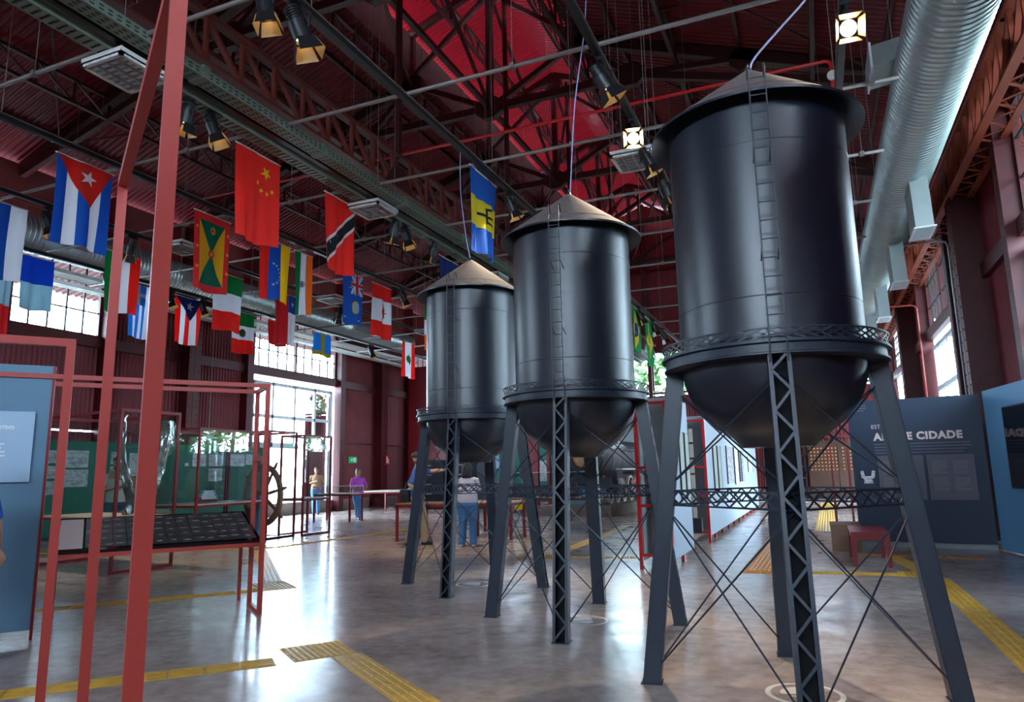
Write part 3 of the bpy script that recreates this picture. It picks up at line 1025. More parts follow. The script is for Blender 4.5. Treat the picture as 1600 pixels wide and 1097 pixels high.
# yaw: head direction (0 = +Y), tilt: degrees below the horizon
S = [(-4.4, 4.62, -160, 62, 'spotlight at the top edge with cream flap, left of the biggest one', 1.15),
     (-4.3, 4.98, -120, 50, 'biggest hanging black spotlight with cream flaps near the top edge', 1.35),
     (-6.72, 5.85, 160, 60, 'spotlight half hidden behind the nearest red post', 1.1), (-6.66, 6.2, -150, 50, 'spotlight between the red post and the five-star flag', 1.15),
     (-1.88, 7.2, -140, 40, 'black spotlight with white-lit flap above the lit lamp', 1.2), (-1.88, 9.5, -150, 45, 'cream-flapped spotlight touching the largest tower roof edge', 1.1),
     (-1.88, 10.75, -100, 45, 'spotlight peeking from behind the largest tower shell', 1.1), (-4.33, 10.3, -140, 50, 'spotlight right of the blue and yellow trident flag', 1.1),
     (-11.7, 7.5, -150, 50, 'spotlight between the leftmost flag and the starred triangle flag', 1.2), (-11.7, 9.1, 150, 45, 'spotlight with steel flap between the two front red posts', 1.2),
     (-14.3, 10.6, -120, 50, 'small spotlight just right of the green white red flag', 1.1), (-14.3, 12.3, -150, 50, 'small spotlight beside the striped triangle flag', 1.1),
     (-6.7, 10.45, 140, 55, 'left one of the spotlight pair below the tray', 1.15), (-6.66, 10.8, -170, 55, 'right one of the spotlight pair below the tray', 1.15),
     (-6.66, 11.8, 160, 50, 'spotlight on the tray left of the dark blue flag', 1.15), (-9.2, 14.8, -130, 50, 'spotlight next to the maple leaf flag', 1.1),
     (-11.65, 15.5, 90, 30, 'spotlight above the left duct beside the blue flag', 1.2), (-14.3, 20.9, -160, 50, 'spotlight hanging low left of the cedar flag', 1.2),
     (-14.3, 13.3, -140, 50, 'spotlight behind the white and red striped flags', 1.1), (-4.35, 19.7, -150, 45, 'spotlight between the two green and yellow flags', 1.2),
     (-4.35, 21.6, -150, 45, 'spotlight right of the green and yellow flag', 1.2), (-4.35, 23.1, -150, 45, 'farther spotlight above the largest tower railing', 1.2)]
for (x, y, yaw, tilt, l, sc) in S: spot(x, y, 6.0, yaw * 0.45 + 10, min(82, tilt + 18), l, sc=sc)
spot(-1.9, 8.75, 6.0, -168, 25, 'lit spotlight glaring at the camera left of the largest tower', True, 1.2)
spot(0.62, 7.3, 6.0, -175, 30, 'lit spotlight glaring above the right edge of the largest tower', True, 1.25)
for (x, y, tx, ty, e) in ((-1.9, 8.75, -1.2, 4.5, 260), (0.62, 7.3, 0.3, 2.5, 260), (-4.35, 9.6, -3.2, 7.6, 200), (-11.7, 9.1, -11, 8.8, 200), (-6.6, 11.8, -7.0, 13.2, 200)):
    l = bpy.data.lights.new('spot_beam', 'SPOT'); l.energy = e; l.color = (1.0, 0.8, 0.56); l.spot_size = radians(62); l.spot_blend = 0.7; l.shadow_soft_size = 0.06
    o = bpy.data.objects.new('spot_beam', l); COL.objects.link(o)
    d = V((tx, ty, 0.0)) - V((x, y, 5.62))
    o.location = V((x, y, 5.72)) + d.normalized() * 0.32
    o.rotation_euler = d.to_track_quat('-Z', 'Y').to_euler()
# ------------------------------------------------------------------ flags
FC = dict(red=rgb(244, 44, 32), white=rgb(240, 241, 246), blue=rgb(18, 98, 196), navy=rgb(24, 52, 130), yellow=rgb(252, 214, 30), green=rgb(8, 150, 80), dgreen=rgb(12, 124, 98),
          orange=rgb(250, 136, 34), black=rgb(30, 28, 30), sky=rgb(40, 156, 222), gold=rgb(246, 208, 70), brown=rgb(120, 92, 64), crimson=rgb(230, 50, 58), pale=rgb(176, 206, 216))
def flag_mat(c):
    k = 'flag_' + c
    if k in MATS: return k
    m = bpy.data.materials.new(k); m.use_nodes = True
    nt = m.node_tree
    bs = nt.nodes['Principled BSDF']
    bs.inputs['Base Color'].default_value = (*FC[c], 1); bs.inputs['Roughness'].default_value = 0.7
    out = nt.nodes['Material Output']
    tr = nt.nodes.new('ShaderNodeBsdfTranslucent'); tr.inputs['Color'].default_value = (*FC[c], 1)
    mx = nt.nodes.new('ShaderNodeMixShader'); mx.inputs['Fac'].default_value = 0.5
    nt.links.new(bs.outputs[0], mx.inputs[1]); nt.links.new(tr.outputs[0], mx.inputs[2]); nt.links.new(mx.outputs[0], out.inputs['Surface'])
    MATS[k] = m
    return k

def rect(a, b, c, d): return [(a, c), (b, c), (b, d), (a, d)]
def star(u, v, r, asp, rot=0.0, n=5, inner=0.39):
    return [(u + r * (1 if k % 2 == 0 else inner) * sin(rot + pi * k / n), v - asp * r * (1 if k % 2 == 0 else inner) * cos(rot + pi * k / n)) for k in range(2 * n)]
def disc(u, v, r, asp, n=20, sy=1.0): return [(u + r * cos(2 * pi * k / n), v + asp * r * sy * sin(2 * pi * k / n)) for k in range(n)]

def flag(x, y0, y1, hgt, layers, label, z=5.97, seed=0, ripple=0.035, ribbons=None):
    """flag hung from a rod along Y; layers = [(colour, [polygon in (u, v), v down])]"""
    w = y1 - y0
    r = empty('flag', (x, y0, z), label=label, cat='flag', group='flags hung under the roof')
    rs = random.Random(seed * 31 + 5)
    k1, k2, p1, p2 = rs.uniform(2.0, 3.2), rs.uniform(4.5, 7.0), rs.uniform(0, 6), rs.uniform(0, 6)
    pinch = rs.uniform(0.0, 0.06)
    def P(u, v, off):
        a = ripple * (0.25 + v) * (sin(k1 * 2 * pi * u / 2 + p1 + 1.3 * v) + 0.55 * sin(k2 * 2 * pi * u / 2 + p2 - 0.8 * v))
        uu = u + pinch * v * (0.5 - u) * 2 + 0.012 * sin(p2 + 3 * v) * v
        return V((a + off, uu * w, -v * hgt - 0.02 * sin(p1 + u * 5) * v))
    names = []
    for c, _ in layers:
        if c not in names: names.append(c)
    allv, allf, allm = [], [], []
    for li, (c, poly) in enumerate(layers):
        bm = bmesh.new()
        vs = [bm.verts.new((a, b, 0)) for a, b in poly]
        f = bm.faces.new(vs)
        bmesh.ops.triangulate(bm, faces=bm.faces[:])
        us = [p[0] for p in poly]; vv = [p[1] for p in poly]
        for i in range(1, 16):
            t = i / 16
            if min(us) < t < max(us):
                bmesh.ops.bisect_plane(bm, geom=bm.verts[:] + bm.edges[:] + bm.faces[:], plane_co=(t, 0, 0), plane_no=(1, 0, 0))
        for i in range(1, 8):
            t = i / 8
            if min(vv) < t < max(vv):
                bmesh.ops.bisect_plane(bm, geom=bm.verts[:] + bm.edges[:] + bm.faces[:], plane_co=(0, t, 0), plane_no=(0, 1, 0))
        bm.verts.ensure_lookup_table()
        bm.verts.index_update()
        base = [(v.co.x, v.co.y) for v in bm.verts]
        for sgn in (1, -1):
            n = len(allv)
            allv += [tuple(P(a, b, sgn * (0.001 + 0.0016 * li))) for a, b in base]
            for f in bm.faces:
                idx = [n + v.index for v in f.verts]
                allf.append(idx if sgn > 0 else idx[::-1]); allm.append(names.index(c))
        bm.free()
    me = bpy.data.meshes.new('cloth')
    me.from_pydata(allv, [], allf)
    for c in names: me.materials.append(MATS[flag_mat(c)])
    me.polygons.foreach_set('material_index', allm)
    me.polygons.foreach_set('use_smooth', [True] * len(allf))
    me.update()
    link_mesh('cloth', me, r)
    b = MB(); b.tube((0, -0.02, 0.008), (0, w + 0.02, 0.008), 0.012, 8); b.build('rod', 'cloth_pin', r, smooth=True)
    b = MB()
    for yy in (0.03, w - 0.03): b.tube((0, yy, 0.01), (0, yy, 6.09 - z), 0.003, 5)
    b.build('cords', 'galv', r)
    if ribbons:
        for i in range(3):
            b = MB()
            yy = w * (0.25 + 0.25 * i)
            pts = [(0.01 * i, yy + 0.05 * sin(2.2 * t + i), -hgt + 0.02 - 0.42 * t) for t in [k / 8 for k in range(9)]]
            for a, c in zip(pts, pts[1:]): b.bar(a, c, 0.02, 0.004, (1, 0, 0))
            b.build('ribbon', flag_mat(ribbons), r)
    return r

full = rect(0, 1, 0, 1)
A = 0.85 / 1.28
def stripes_u(cols): return [(c, rect(i / len(cols), (i + 1) / len(cols), 0, 1)) for i, c in enumerate(cols)]
def bands_v(cols, cuts): return [(c, rect(0, 1, cuts[i], cuts[i + 1])) for i, c in enumerate(cols)]

R1, R2, R3, R4, R5 = -14.5, -12.05, -9.47, -7.0, -4.43
flag(R4, 6.93, 7.79, 1.30, [('red', full), ('yellow', star(0.70, 0.17, 0.125, A, pi)), ('yellow', star(0.52, 0.31, 0.05, A, 0.4)), ('yellow', star(0.61, 0.385, 0.05, A, 0.2)), ('yellow', star(0.73, 0.405, 0.05, A, 0)), ('yellow', star(0.85, 0.36, 0.05, A, 0.5))],
     'large red flag with one big and four small yellow stars', seed=1)
flag(R4, 8.86, 9.68, 1.26, [('red', full), ('white', [(0, 0.64), (1, 0.06), (1, 0.32), (0, 0.95)]), ('black', [(0, 0.69), (1, 0.11), (1, 0.27), (0, 0.90)])], 'red flag with white-edged black diagonal band', seed=2)
flag(R4, 12.66, 13.5, 1.28, [('navy', full)], 'plain dark blue flag half hidden by the smallest tower roof', seed=3)
tri = [('blue', full), ('yellow', rect(0, 1, 0.33, 0.68))]
tri += [('black', p) for p in ([(0.30, 0.49), (0.62, 0.485), (0.62, 0.525), (0.30, 0.525)], [(0.55, 0.40), (0.63, 0.40), (0.63, 0.60), (0.55, 0.60)], [(0.56, 0.40), (0.84, 0.36), (0.86, 0.385), (0.62, 0.425)], [(0.6, 0.49), (0.88, 0.49), (0.86, 0.525), (0.6, 0.52)], [(0.56, 0.58), (0.84, 0.62), (0.86, 0.60), (0.62, 0.56)])]
flag(R5, 8.96, 9.9, 1.28, tri, 'blue yellow blue flag with broken black trident', seed=4)
flag(R5, 19.05, 19.9, 1.28, [('green', full), ('yellow', [(0.5, 0.07), (0.92, 0.5), (0.5, 0.93), (0.08, 0.5)]), ('navy', disc(0.5, 0.5, 0.25, A))], 'green and yellow flag half hidden behind the middle tower', seed=5)
flag(R5, 20.75, 21.6, 1.44, [('green', full), ('yellow', [(0.5, 0.07), (0.92, 0.5), (0.5, 0.93), (0.08, 0.5)]), ('navy', disc(0.5, 0.5, 0.25, A)), ('white', [(0.27, 0.47), (0.73, 0.53), (0.73, 0.55), (0.27, 0.49)])], 'green flag with yellow rhombus and blue globe left of the largest tower', seed=6)
flag(R3, 6.1, 6.97, 1.27, stripes_u(['blue', 'white', 'blue', 'white', 'blue']) + [('red', [(0.0, 0), (1, 0), (0.6, 0.52)]), ('white', star(0.55, 0.17, 0.15, A, 0.25))], 'blue and white striped flag with red triangle and white star', seed=7)
flag(R2, 6.48, 7.36, 1.28, [('white', full), ('blue', rect(0, 0.7, 0, 1))], 'blue and white flag cut by the left edge of the photo', seed=8)
flag(R2, 8.82, 9.6, 1.16, [('green', rect(0, 0.3, 0, 1)), ('white', rect(0.3, 0.72, 0, 1)), ('red', rect(0.72, 1, 0, 1))], 'green white red upright tricolour below the starred triangle flag', z=5.72, seed=9)
flag(R1, 8.84, 9.5, 1.1, bands_v(['blue', 'pale'], (0, 0.5, 1)), 'blue flag with pale lower half in front of the left window', seed=10)
flag(R1, 8.35, 8.7, 1.8, bands_v(['pale', 'crimson'], (0, 0.62, 1)), 'narrow red-tipped pale flag at the left window edge', seed=24)
flag(R1, 11.3, 12.15, 1.26, stripes_u(['sky', 'white', 'sky', 'white', 'sky', 'white', 'sky', 'white', 'sky']) + [('sky', rect(0, 0.556, 0, 0.38)), ('white', rect(0.222, 0.334, 0, 0.38)), ('white', rect(0, 0.556, 0.15, 0.225))], 'light blue and white striped flag with cross corner', seed=11)
gl = [('crimson', full), ('yellow', rect(0.13, 0.87, 0.09, 0.91)), ('dgreen', [(0.13, 0.09), (0.87, 0.09), (0.5, 0.5)]), ('dgreen', [(0.13, 0.91), (0.87, 0.91), (0.5, 0.5)]), ('crimson', disc(0.5, 0.5, 0.085, A)), ('gold', star(0.5, 0.5, 0.07, A, 0.2))]
gl += [('gold', star(u, v, 0.048, A)) for u in (0.065, 0.935) for v in (0.2, 0.46, 0.72)]
gl += [('gold', disc(0.5, 0.2, 0.075, A)), ('crimson', disc(0.48, 0.2, 0.035, A))]
flag(R3, 8.52, 9.32, 1.37, gl, 'red-bordered flag of green and yellow triangles with gold stars', seed=12, ripple=0.025)
flag(R1, 12.61, 13.44, 1.20, stripes_u(['red', 'white', 'red', 'white', 'red']) + [('navy', [(0, 0), (1, 0), (0.62, 0.47)]), ('white', star(0.56, 0.17, 0.15, A, 0.2))], 'red and white striped flag with blue triangle and white star', seed=13)
flag(R2, 11.45, 12.34, 1.3, bands_v(['green', 'white', 'red'], (0, 0.33, 0.66, 1)), 'flag of green, white and red level bands below the bordered star flag', z=5.98, seed=14)
eag = [('brown', disc(0.52, 0.5, 0.15, A, 14)), ('brown', [(0.35, 0.45), (0.5, 0.42), (0.5, 0.53), (0.4, 0.55)]), ('green', disc(0.5, 0.555, 0.1, A, 12, 0.4))]
flag(R1, 14.5, 15.34, 1.17, bands_v(['green', 'white', 'red'], (0, 0.33, 0.66, 1)) + eag, 'green white red level-band flag with brown emblem', z=5.98, seed=15)
vs = stripes_u(['red', 'blue', 'yellow'])
vs += [('white', star(0.4 + 0.24 * sin(0.35 + 2.5 * i / 7) - 0.03, 0.56 - 0.19 * cos(0.3 + 2.55 * i / 7), 0.04, A)) for i in range(8)]
flag(R3, 10.09, 10.95, 1.17, vs, 'red blue yellow upright tricolour with arc of white stars', seed=16)
ch = [(0.5 + 0.11 * cos(2 * pi * k / 20), 0.5 + 0.11 * A * sin(2 * pi * k / 20)) for k in range(20)]
flag(R3, 11.08, 11.62, 1.29, stripes_u(['green', 'white', 'orange']) + [('navy', disc(0.5, 0.5, 0.12, A * 0.62)), ('white', disc(0.5, 0.5, 0.095, A * 0.62)), ('navy', disc(0.5, 0.5, 0.03, A * 0.62))] + [('navy', [(0.5 - 0.008 * sin(a), 0.5 + 0.004 * cos(a)), (0.5 + 0.1 * cos(a), 0.5 + 0.04 * sin(a)), (0.5 + 0.008 * sin(a), 0.5 - 0.004 * cos(a))]) for a in [k * pi / 4 for k in range(8)]], 'narrow green white orange upright tricolour with blue wheel', seed=17)
flag(R2, 13.43, 14.22, 1.28, [('crimson', rect(0, 0.6, 0, 1)), ('white', rect(0.6, 1, 0, 1)), ('blue', rect(0.6, 1, 0, 0.36)), ('white', star(0.8, 0.18, 0.1, A))], 'red flag with white side and blue top corner above the left duct', seed=18)
uj = [('blue', full)]
cx, cy, uw, vh = 0.72, 0.2, 0.28, 0.2
uj += [('white', [(cx - uw, cy - vh), (cx - uw + 0.1, cy - vh), (cx + uw, cy + vh - 0.04), (cx + uw, cy + vh), (cx + uw - 0.1, cy + vh), (cx - uw, cy - vh + 0.04)]), ('white', [(cx + uw, cy - vh), (cx + uw - 0.1, cy - vh), (cx - uw, cy + vh - 0.04), (cx - uw, cy + vh), (cx - uw + 0.1, cy + vh), (cx + uw, cy - vh + 0.04)]),
       ('white', rect(cx - 0.1, cx + 0.1, cy - vh, cy + vh)), ('white', rect(cx - uw, cx + uw, cy - 0.05, cy + 0.05)), ('crimson', rect(cx - 0.06, cx + 0.06, cy - vh, cy + vh)), ('crimson', rect(cx - uw, cx + uw, cy - 0.03, cy + 0.03)),
       ('gold', disc(0.66, 0.66, 0.15, A, 18, 1.3)), ('pale', disc(0.68, 0.665, 0.12, A, 18, 1.25)), ('white', rect(0.02, 0.16, 0.87, 0.885)), ('white', rect(0.72, 0.88, 0.91, 0.93)), ('white', rect(0.3, 0.5, 0.28, 0.29))]
flag(R3, 12.67, 13.43, 1.18, uj, 'blue flag with crossed red and white corner and pale shield', seed=19, ripple=0.025)
leaf = [(0, -0.5), (0.1, -0.3), (0.2, -0.36), (0.16, -0.02), (0.3, -0.18), (0.34, -0.1), (0.5, -0.13), (0.44, 0.05), (0.5, 0.1), (0.22, 0.32), (0.26, 0.42), (0.03, 0.36), (0.03, 0.6)]
leaf = leaf + [(-a, b) for a, b in leaf[::-1] if a > 0]
lv = [(0.58 + 0.34 * (-b) * -1 * 0.9, 0.5 + a * 0.34 * A * 1.6) for a, b in leaf]
flag(R3, 13.85, 14.66, 1.29, bands_v(['red', 'white', 'red'], (0, 0.27, 0.7, 1)) + [('red', lv)], 'red and white flag with red maple leaf', seed=20)
tree = [(0.5, 0.3), (0.56, 0.38), (0.68, 0.4), (0.6, 0.44), (0.72, 0.5), (0.58, 0.52), (0.66, 0.6), (0.53, 0.58), (0.53, 0.66), (0.47, 0.66), (0.47, 0.58), (0.36, 0.6), (0.42, 0.52), (0.3, 0.5), (0.4, 0.44), (0.34, 0.4), (0.44, 0.38)]
flag(R2, 19.35, 20.1, 1.16, [('red', rect(0, 0.25, 0, 1)), ('white', rect(0.25, 0.76, 0, 1)), ('red', rect(0.76, 1, 0, 1)), ('green', tree)], 'red-sided white flag with green cedar below the maple leaf flag', z=5.68, seed=21)
flag(R1, 18.0, 18.87, 0.72, [('sky', full), ('yellow', rect(0.4, 0.58, 0, 1)), ('yellow', rect(0, 1, 0.82, 1))], 'small light blue flag with yellow cross in front of the window', seed=22, ribbons='sky')
flag(R1, 15.9, 16.7, 0.72, [('crimson', full), ('pale', disc(0.7, 0.8, 0.16, A))], 'small red flag with pale disc and hanging ribbons', seed=23, ribbons='navy')
flag(R3, 16.35, 17.2, 1.28, bands_v(['green', 'white', 'orange'], (0, 0.34, 0.67, 1)), 'green white orange flag peeking out left of the smallest tower', seed=25)
# ------------------------------------------------------------------ water towers
def make_tower():
    r = empty('water_tower')
    N = 64
    RC, RE, RR = 0.605, 0.735, 0.73
    b = MB()
    zc = 2.12
    prof = [(0.0, zc - 0.565), (0.235, zc - 0.565)]
    for k in range(1, 13):
        a = radians(-67 + 67 * k / 12)
        prof.append((RC * cos(a), zc + RC * 0.94 * sin(a)))
    b.lathe(prof, N)
    b.build('bowl', 'tank_black', r, smooth='auto')
    b = MB(); b.lathe([(RC, 2.1), (RC, 2.479), (RC - 0.002, 2.481), (RC, 2.483), (RC, 3.505), (RC - 0.002, 3.507), (RC, 3.509), (RC, 3.9)], N); b.build('shell', 'tank_black', r, smooth='auto')
    sh = r.children[-1]
    for z in (2.481, 3.507):
        b = MB(); b.lathe([(RC, z - 0.004), (RC + 0.0035, z), (RC, z + 0.004)], N); b.build('weld_seam', 'tank_black', sh, smooth=True)
    b = MB()
    b.lathe([(0.02, 4.335), (RE, 3.80), (RE, 3.79)], N)
    cone = b.build('cone_roof', 'tank_roof', r, smooth='auto')
    b = MB(); b.lathe([(RE + 0.001, 3.801), (RE + 0.001, 3.782), (RC - 0.01, 3.868)], N); b.build('eave_underside', 'tank_black', r, smooth='auto')
    b = MB(); b.lathe([(0.0, 4.36), (0.02, 4.355), (0.03, 4.325), (0.0, 4.32)], 12); b.tube((0, 0, 4.35), (0, 0, 4.39), 0.004, 6); b.build('finial', 'tank_black', cone)
    # gallery ring
    b = MB(); b.lathe([(RC - 0.01, 2.09), (RR, 2.09), (RR, 2.10), (RR - 0.015, 2.105), (RR - 0.015, 2.155), (RR + 0.012, 2.16), (RR + 0.012, 2.17), (RC - 0.01, 2.17)], N, close=True); b.build('gallery', 'leg_black', r, smooth='auto')
    # railing: top hoop and crossed bars
    rail = empty('railing'); rail.parent = r
    b = MB(); b.lathe([(RR - 0.004, 2.243), (RR + 0.006, 2.243), (RR + 0.006, 2.253), (RR - 0.004, 2.253)], N, close=True); b.build('top_hoop', 'leg_black', rail)
    b = MB(); b.lathe([(RR - 0.004, 2.17), (RR + 0.006, 2.17), (RR + 0.006, 2.178), (RR - 0.004, 2.178)], N, close=True); b.build('bottom_hoop', 'leg_black', rail)
    k = 56
    b = MB()
    for i in range(k):
        a0, a1 = 2 * pi * i / k, 2 * pi * (i + 2) / k
        p = V((RR * cos(a0), RR * sin(a0), 2.174)); q = V((RR * cos(a1), RR * sin(a1), 2.248))
        b.bar(p, q, 0.004, 0.010, (p + q).normalized().cross(V((0, 0, 1))))
        p.z, q.z = 2.248, 2.174
        b.bar(p, q, 0.004, 0.010, (p + q).normalized().cross(V((0, 0, 1))))
    b.build('cross_bars', 'leg_black', rail)
    # legs
    base = radians(6.3)
    angs = [base + pi / 2 * k for k in range(4)]
    def leg_pt(a, z):
        t = z / 2.09
        rr = 0.925 + (0.655 - 0.925) * t
        return V((rr * cos(a), rr * sin(a), z))
    for a in angs:
        rad = V((cos(a), sin(a), 0)); tan = V((-sin(a), cos(a), 0))
        f, t = leg_pt(a, 0.0), leg_pt(a, 2.09)
        lg = empty('leg', f); lg.parent = r
        d = (t - f); dn = d.normalized()
        out = tan.cross(dn).normalized()
        if out.dot(rad) < 0: out = -out
        b = MB(f)
        for s in (-1, 1):
            b.obox((f + t) / 2 + tan * 0.062 * s, d / 2, tan * 0.004, out * 0.055)
            b.obox((f + t) / 2 + tan * 0.054 * s + out * 0.053, d / 2, tan * 0.012, out * 0.003)
        b.build('channel', 'leg_black', lg)
        b = MB(f); b.obox((f + t) / 2 - out * 0.053, d / 2, tan * 0.058, out * 0.003); b.build('inner_shade_plate', 'leg_inside_shade', lg)  # dark sheet in the channel, standing in for its shade
        b = MB(f); b.obox((f + t) / 2 - out * 0.058, d / 2, tan * 0.062, out * 0.002); b.build('back_plate', 'leg_black', lg)
        n = 17
        b = MB(f)
        for i in range(n):
            p = f.lerp(t, (i + 0.15) / n) + out * 0.056; q = f.lerp(t, (i + 1.15) / n if i < n - 1 else 1.0) + out * 0.056
            s = 1 if i % 2 else -1
            b.bar(p + tan * 0.05 * s, q - tan * 0.05 * s, 0.016, 0.004, out)
        b.build('lacing', 'leg_black', lg)
        b = MB(f)
        b.obox(f + V((0, 0, 0.004)), tan * 0.075, rad * 0.07, (0, 0, 0.004))
        b.build('foot_plate', 'leg_black', lg)
    for i in range(4):
        a, c = angs[i], angs[(i + 1) % 4]
        p, q = leg_pt(a, 1.27), leg_pt(c, 1.27)
        p2, q2 = leg_pt(a, 1.175), leg_pt(c, 1.175)
        g = MB()
        g.bar(p, q, 0.012, 0.012); g.bar(p2, q2, 0.012, 0.012)
        n = 9
        for k in range(n):
            u0, u1 = k / n, (k + 1) / n
            g.bar(p.lerp(q, u0), p2.lerp(q2, u1), 0.012, 0.004, (q - p).cross(V((0, 0, 1)))); g.bar(p2.lerp(q2, u0), p.lerp(q, u1), 0.012, 0.004, (q - p).cross(V((0, 0, 1))))
        g.build('lattice_tie', 'leg_black', r)
        for (za, zb) in ((1.285, 1.98), (0.06, 1.16)):
            g = MB()
            g.tube(leg_pt(a, za), leg_pt(c, zb), 0.006, 6); g.tube(leg_pt(c, za), leg_pt(a, zb), 0.006, 6)
            g.build('tie_rods', 'leg_black', r)
    # ladder up the camera-facing side
    a = angs[3]
    rad = V((cos(a), sin(a), 0)); tan = V((-sin(a), cos(a), 0))
    ld = empty('ladder'); ld.parent = r
    top = 3.93
    for s in (-1, 1):
        b = MB()
        pts = [rad * 0.69 + tan * 0.05 * s + V((0, 0, 1.95)), rad * 0.755 + tan * 0.05 * s + V((0, 0, 2.2)), rad * 0.765 + tan * 0.05 * s + V((0, 0, top)), rad * 0.72 + tan * 0.05 * s + V((0, 0, top + 0.035)), rad * 0.66 + tan * 0.05 * s + V((0, 0, top - 0.03))]
        b.poly(pts, 0.0055, 6)
        b.build('rail', 'ladder_grey', ld, smooth=True)
    k = 0
    z = 2.2
    while z < top:
        b = MB(); rr = 0.764
        b.tube(rad * rr - tan * 0.05 + V((0, 0, z)), rad * rr + tan * 0.05 + V((0, 0, z)), 0.004, 6)
        b.build('rung', 'ladder_grey', ld); z += 0.118
    for z in (2.75, 3.4):
        for s in (-1, 1):
            b = MB(); b.tube(rad * 0.76 + tan * 0.05 * s + V((0, 0, z)), rad * RC + tan * 0.05 * s + V((0, 0, z - 0.05)), 0.004, 6); b.build('standoff', 'ladder_grey', ld)
    return r
tw = make_tower()
for i, ((x, y), l) in enumerate((((-0.24, 5.17), 'largest looking black water tower, nearest on the right'), ((-2.215, 6.855), 'black water tower in the middle of the row of three'), ((-4.2, 8.5), 'smallest looking black water tower, farthest left of the row'))):
    o = tw if i == 0 else copy_tree(tw)
    o.location = (x, y, 0)
    setk(o, l, 'water tower', 'black model water towers in a row')

# ------------------------------------------------------------------ floor stickers and tactile paving
E1, E2 = V((0.588, 0.809, 0)), V((-0.809, 0.588, 0))
def sticker(x, y, r, label):
    s = empty('floor_sticker', (x, y, 0.0), label=label, cat='floor sticker', group='round white stickers under the towers')
    b = MB(); b.lathe([(r * 0.86, 0.0012), (r, 0.0012), (r, 0.0005), (r * 0.86, 0.0005)], 40, close=True); b.build('ring', 'sticker_white', s)
    b = MB()
    b.prism([(r * 0.62 * cos(t), r * 0.62 * sin(t)) for t in [k * pi / 14 for k in range(15)]], (0, 0, 0.001), CR.normalized(), V((-CR.y, CR.x, 0)), 0.001)
    b.prism([(-r * 0.5, -r * 0.15), (r * 0.15, -r * 0.5), (r * 0.55, -r * 0.15), (r * 0.1, -r * 0.1)], (0, 0, 0.001), CR.normalized(), V((-CR.y, CR.x, 0)), 0.001)
    b.build('icon', 'sticker_white', s)
sticker(-0.2, 5.12, 0.24, 'round white floor sticker below the largest tower')
sticker(-2.2, 6.84, 0.24, 'round white floor sticker below the middle tower')
sticker(-4.23, 8.57, 0.24, 'round white floor sticker below the smallest tower')

def tile_mesh(kind):
    b = MB()
    s = 0.1235
    b.box((-s, -s, 0.0), (s, s, 0.004))
    if kind == 'bar':
        for k in range(4):
            x = -0.09 + 0.06 * k
            b.add([(x - 0.016, -0.115, 0.004), (x + 0.016, -0.115, 0.004), (x + 0.016, 0.115, 0.004), (x - 0.016, 0.115, 0.004), (x - 0.010, -0.108, 0.009), (x + 0.010, -0.108, 0.009), (x + 0.010, 0.108, 0.009), (x - 0.010, 0.108, 0.009)],
                  [(4, 5, 6, 7), (0, 1, 5, 4), (1, 2, 6, 5), (2, 3, 7, 6), (3, 0, 4, 7)])
    else:
        for i in range(5):
            for j in range(5):
                c = V((-0.1 + 0.05 * i, -0.1 + 0.05 * j, 0.004))
                n = 6
                vs = [c + V((0.016 * cos(2 * pi * k / n), 0.016 * sin(2 * pi * k / n), 0)) for k in range(n)] + [c + V((0.009 * cos(2 * pi * k / n), 0.009 * sin(2 * pi * k / n), 0.005)) for k in range(n)]
                b.add(vs, [tuple(range(n, 2 * n))] + [(k, (k + 1) % n, n + (k + 1) % n, n + k) for k in range(n)])
    return b
TILE = {}
def tile_data(kind, m):
    if (kind, m) not in TILE:
        o = tile_mesh(kind).build('tactile_tile', m)
        TILE[(kind, m)] = o.data
        bpy.data.objects.remove(o)
    return TILE[(kind, m)]
def tactile(p, q, cols, label, m='tactile', kind='bar', par=None):
    """run of 25 cm tiles from p to q, `cols` tiles wide"""
    p, q = V((*p, 0)), V((*q, 0))
    d = (q - p); L = d.length; d.normalize()
    s = V((-d.y, d.x, 0))
    n = max(1, round(L / 0.25))
    r = par or empty('tactile_path', p, label=label, cat='tactile paving', group='yellow tactile paving strips')
    rz = atan2(d.y, d.x) - pi / 2
    for i in range(n):
        for c in range(cols):
            o = bpy.data.objects.new('tactile_tile', tile_data(kind, m))
            COL.objects.link(o); o.parent = r
            o.location = p + d * (0.25 * (i + 0.5)) + s * (0.25 * (c - (cols - 1) / 2)) - V(r.location)
            o.rotation_euler = (0, 0, rz)
    return r
def UV(u, v): w = E1 * u + E2 * v; return (w.x, w.y)
r = tactile(UV(-1.6, 6.30), UV(1.46, 5.97), 1, 'yellow tactile strip crossing the lower left foreground')
tactile(UV(1.51, 6.12), UV(2.01, 6.12), 2, '', kind='dot', par=r)
tactile(UV(1.915, 5.85), UV(1.915, 3.0), 1, '', par=r)
r = tactile(UV(-1.5, 9.86), UV(1.98, 9.72), 1, 'yellow tactile strip passing under the sloped display table')
tactile(UV(1.98, 10.0), UV(2.48, 10.0), 3, '', kind='dot', par=r)
tactile((-6.93, 7.9), (-10.23, 11.25), 1, '', par=r)
r = tactile((-15.0, 9.4), (-10.3, 11.75), 1, 'far yellow tactile strip in front of the left showcases')
tactile((-10.3, 11.75), (-9.9, 17.2), 1, '', par=r)
r = tactile((-4.3, 11.75), (-4.7, 18.5), 1, 'yellow tactile strip running to the locomotive plinth')
tactile((-4.5, 11.5), (-2.8, 11.9), 1, '', kind='dot', par=r)
r = tactile((-0.87, 10.75), (-0.8, 16.3), 2, 'wide orange tactile strip behind the largest tower', 'tactile_orange')
tactile((-1.1, 10.62), (-0.35, 10.66), 1, '', 'tactile_orange', par=r)
r = tactile((0.05, 17.5), (0.2, 31.0), 2, 'far yellow tactile strip leading to the brown cabinet')
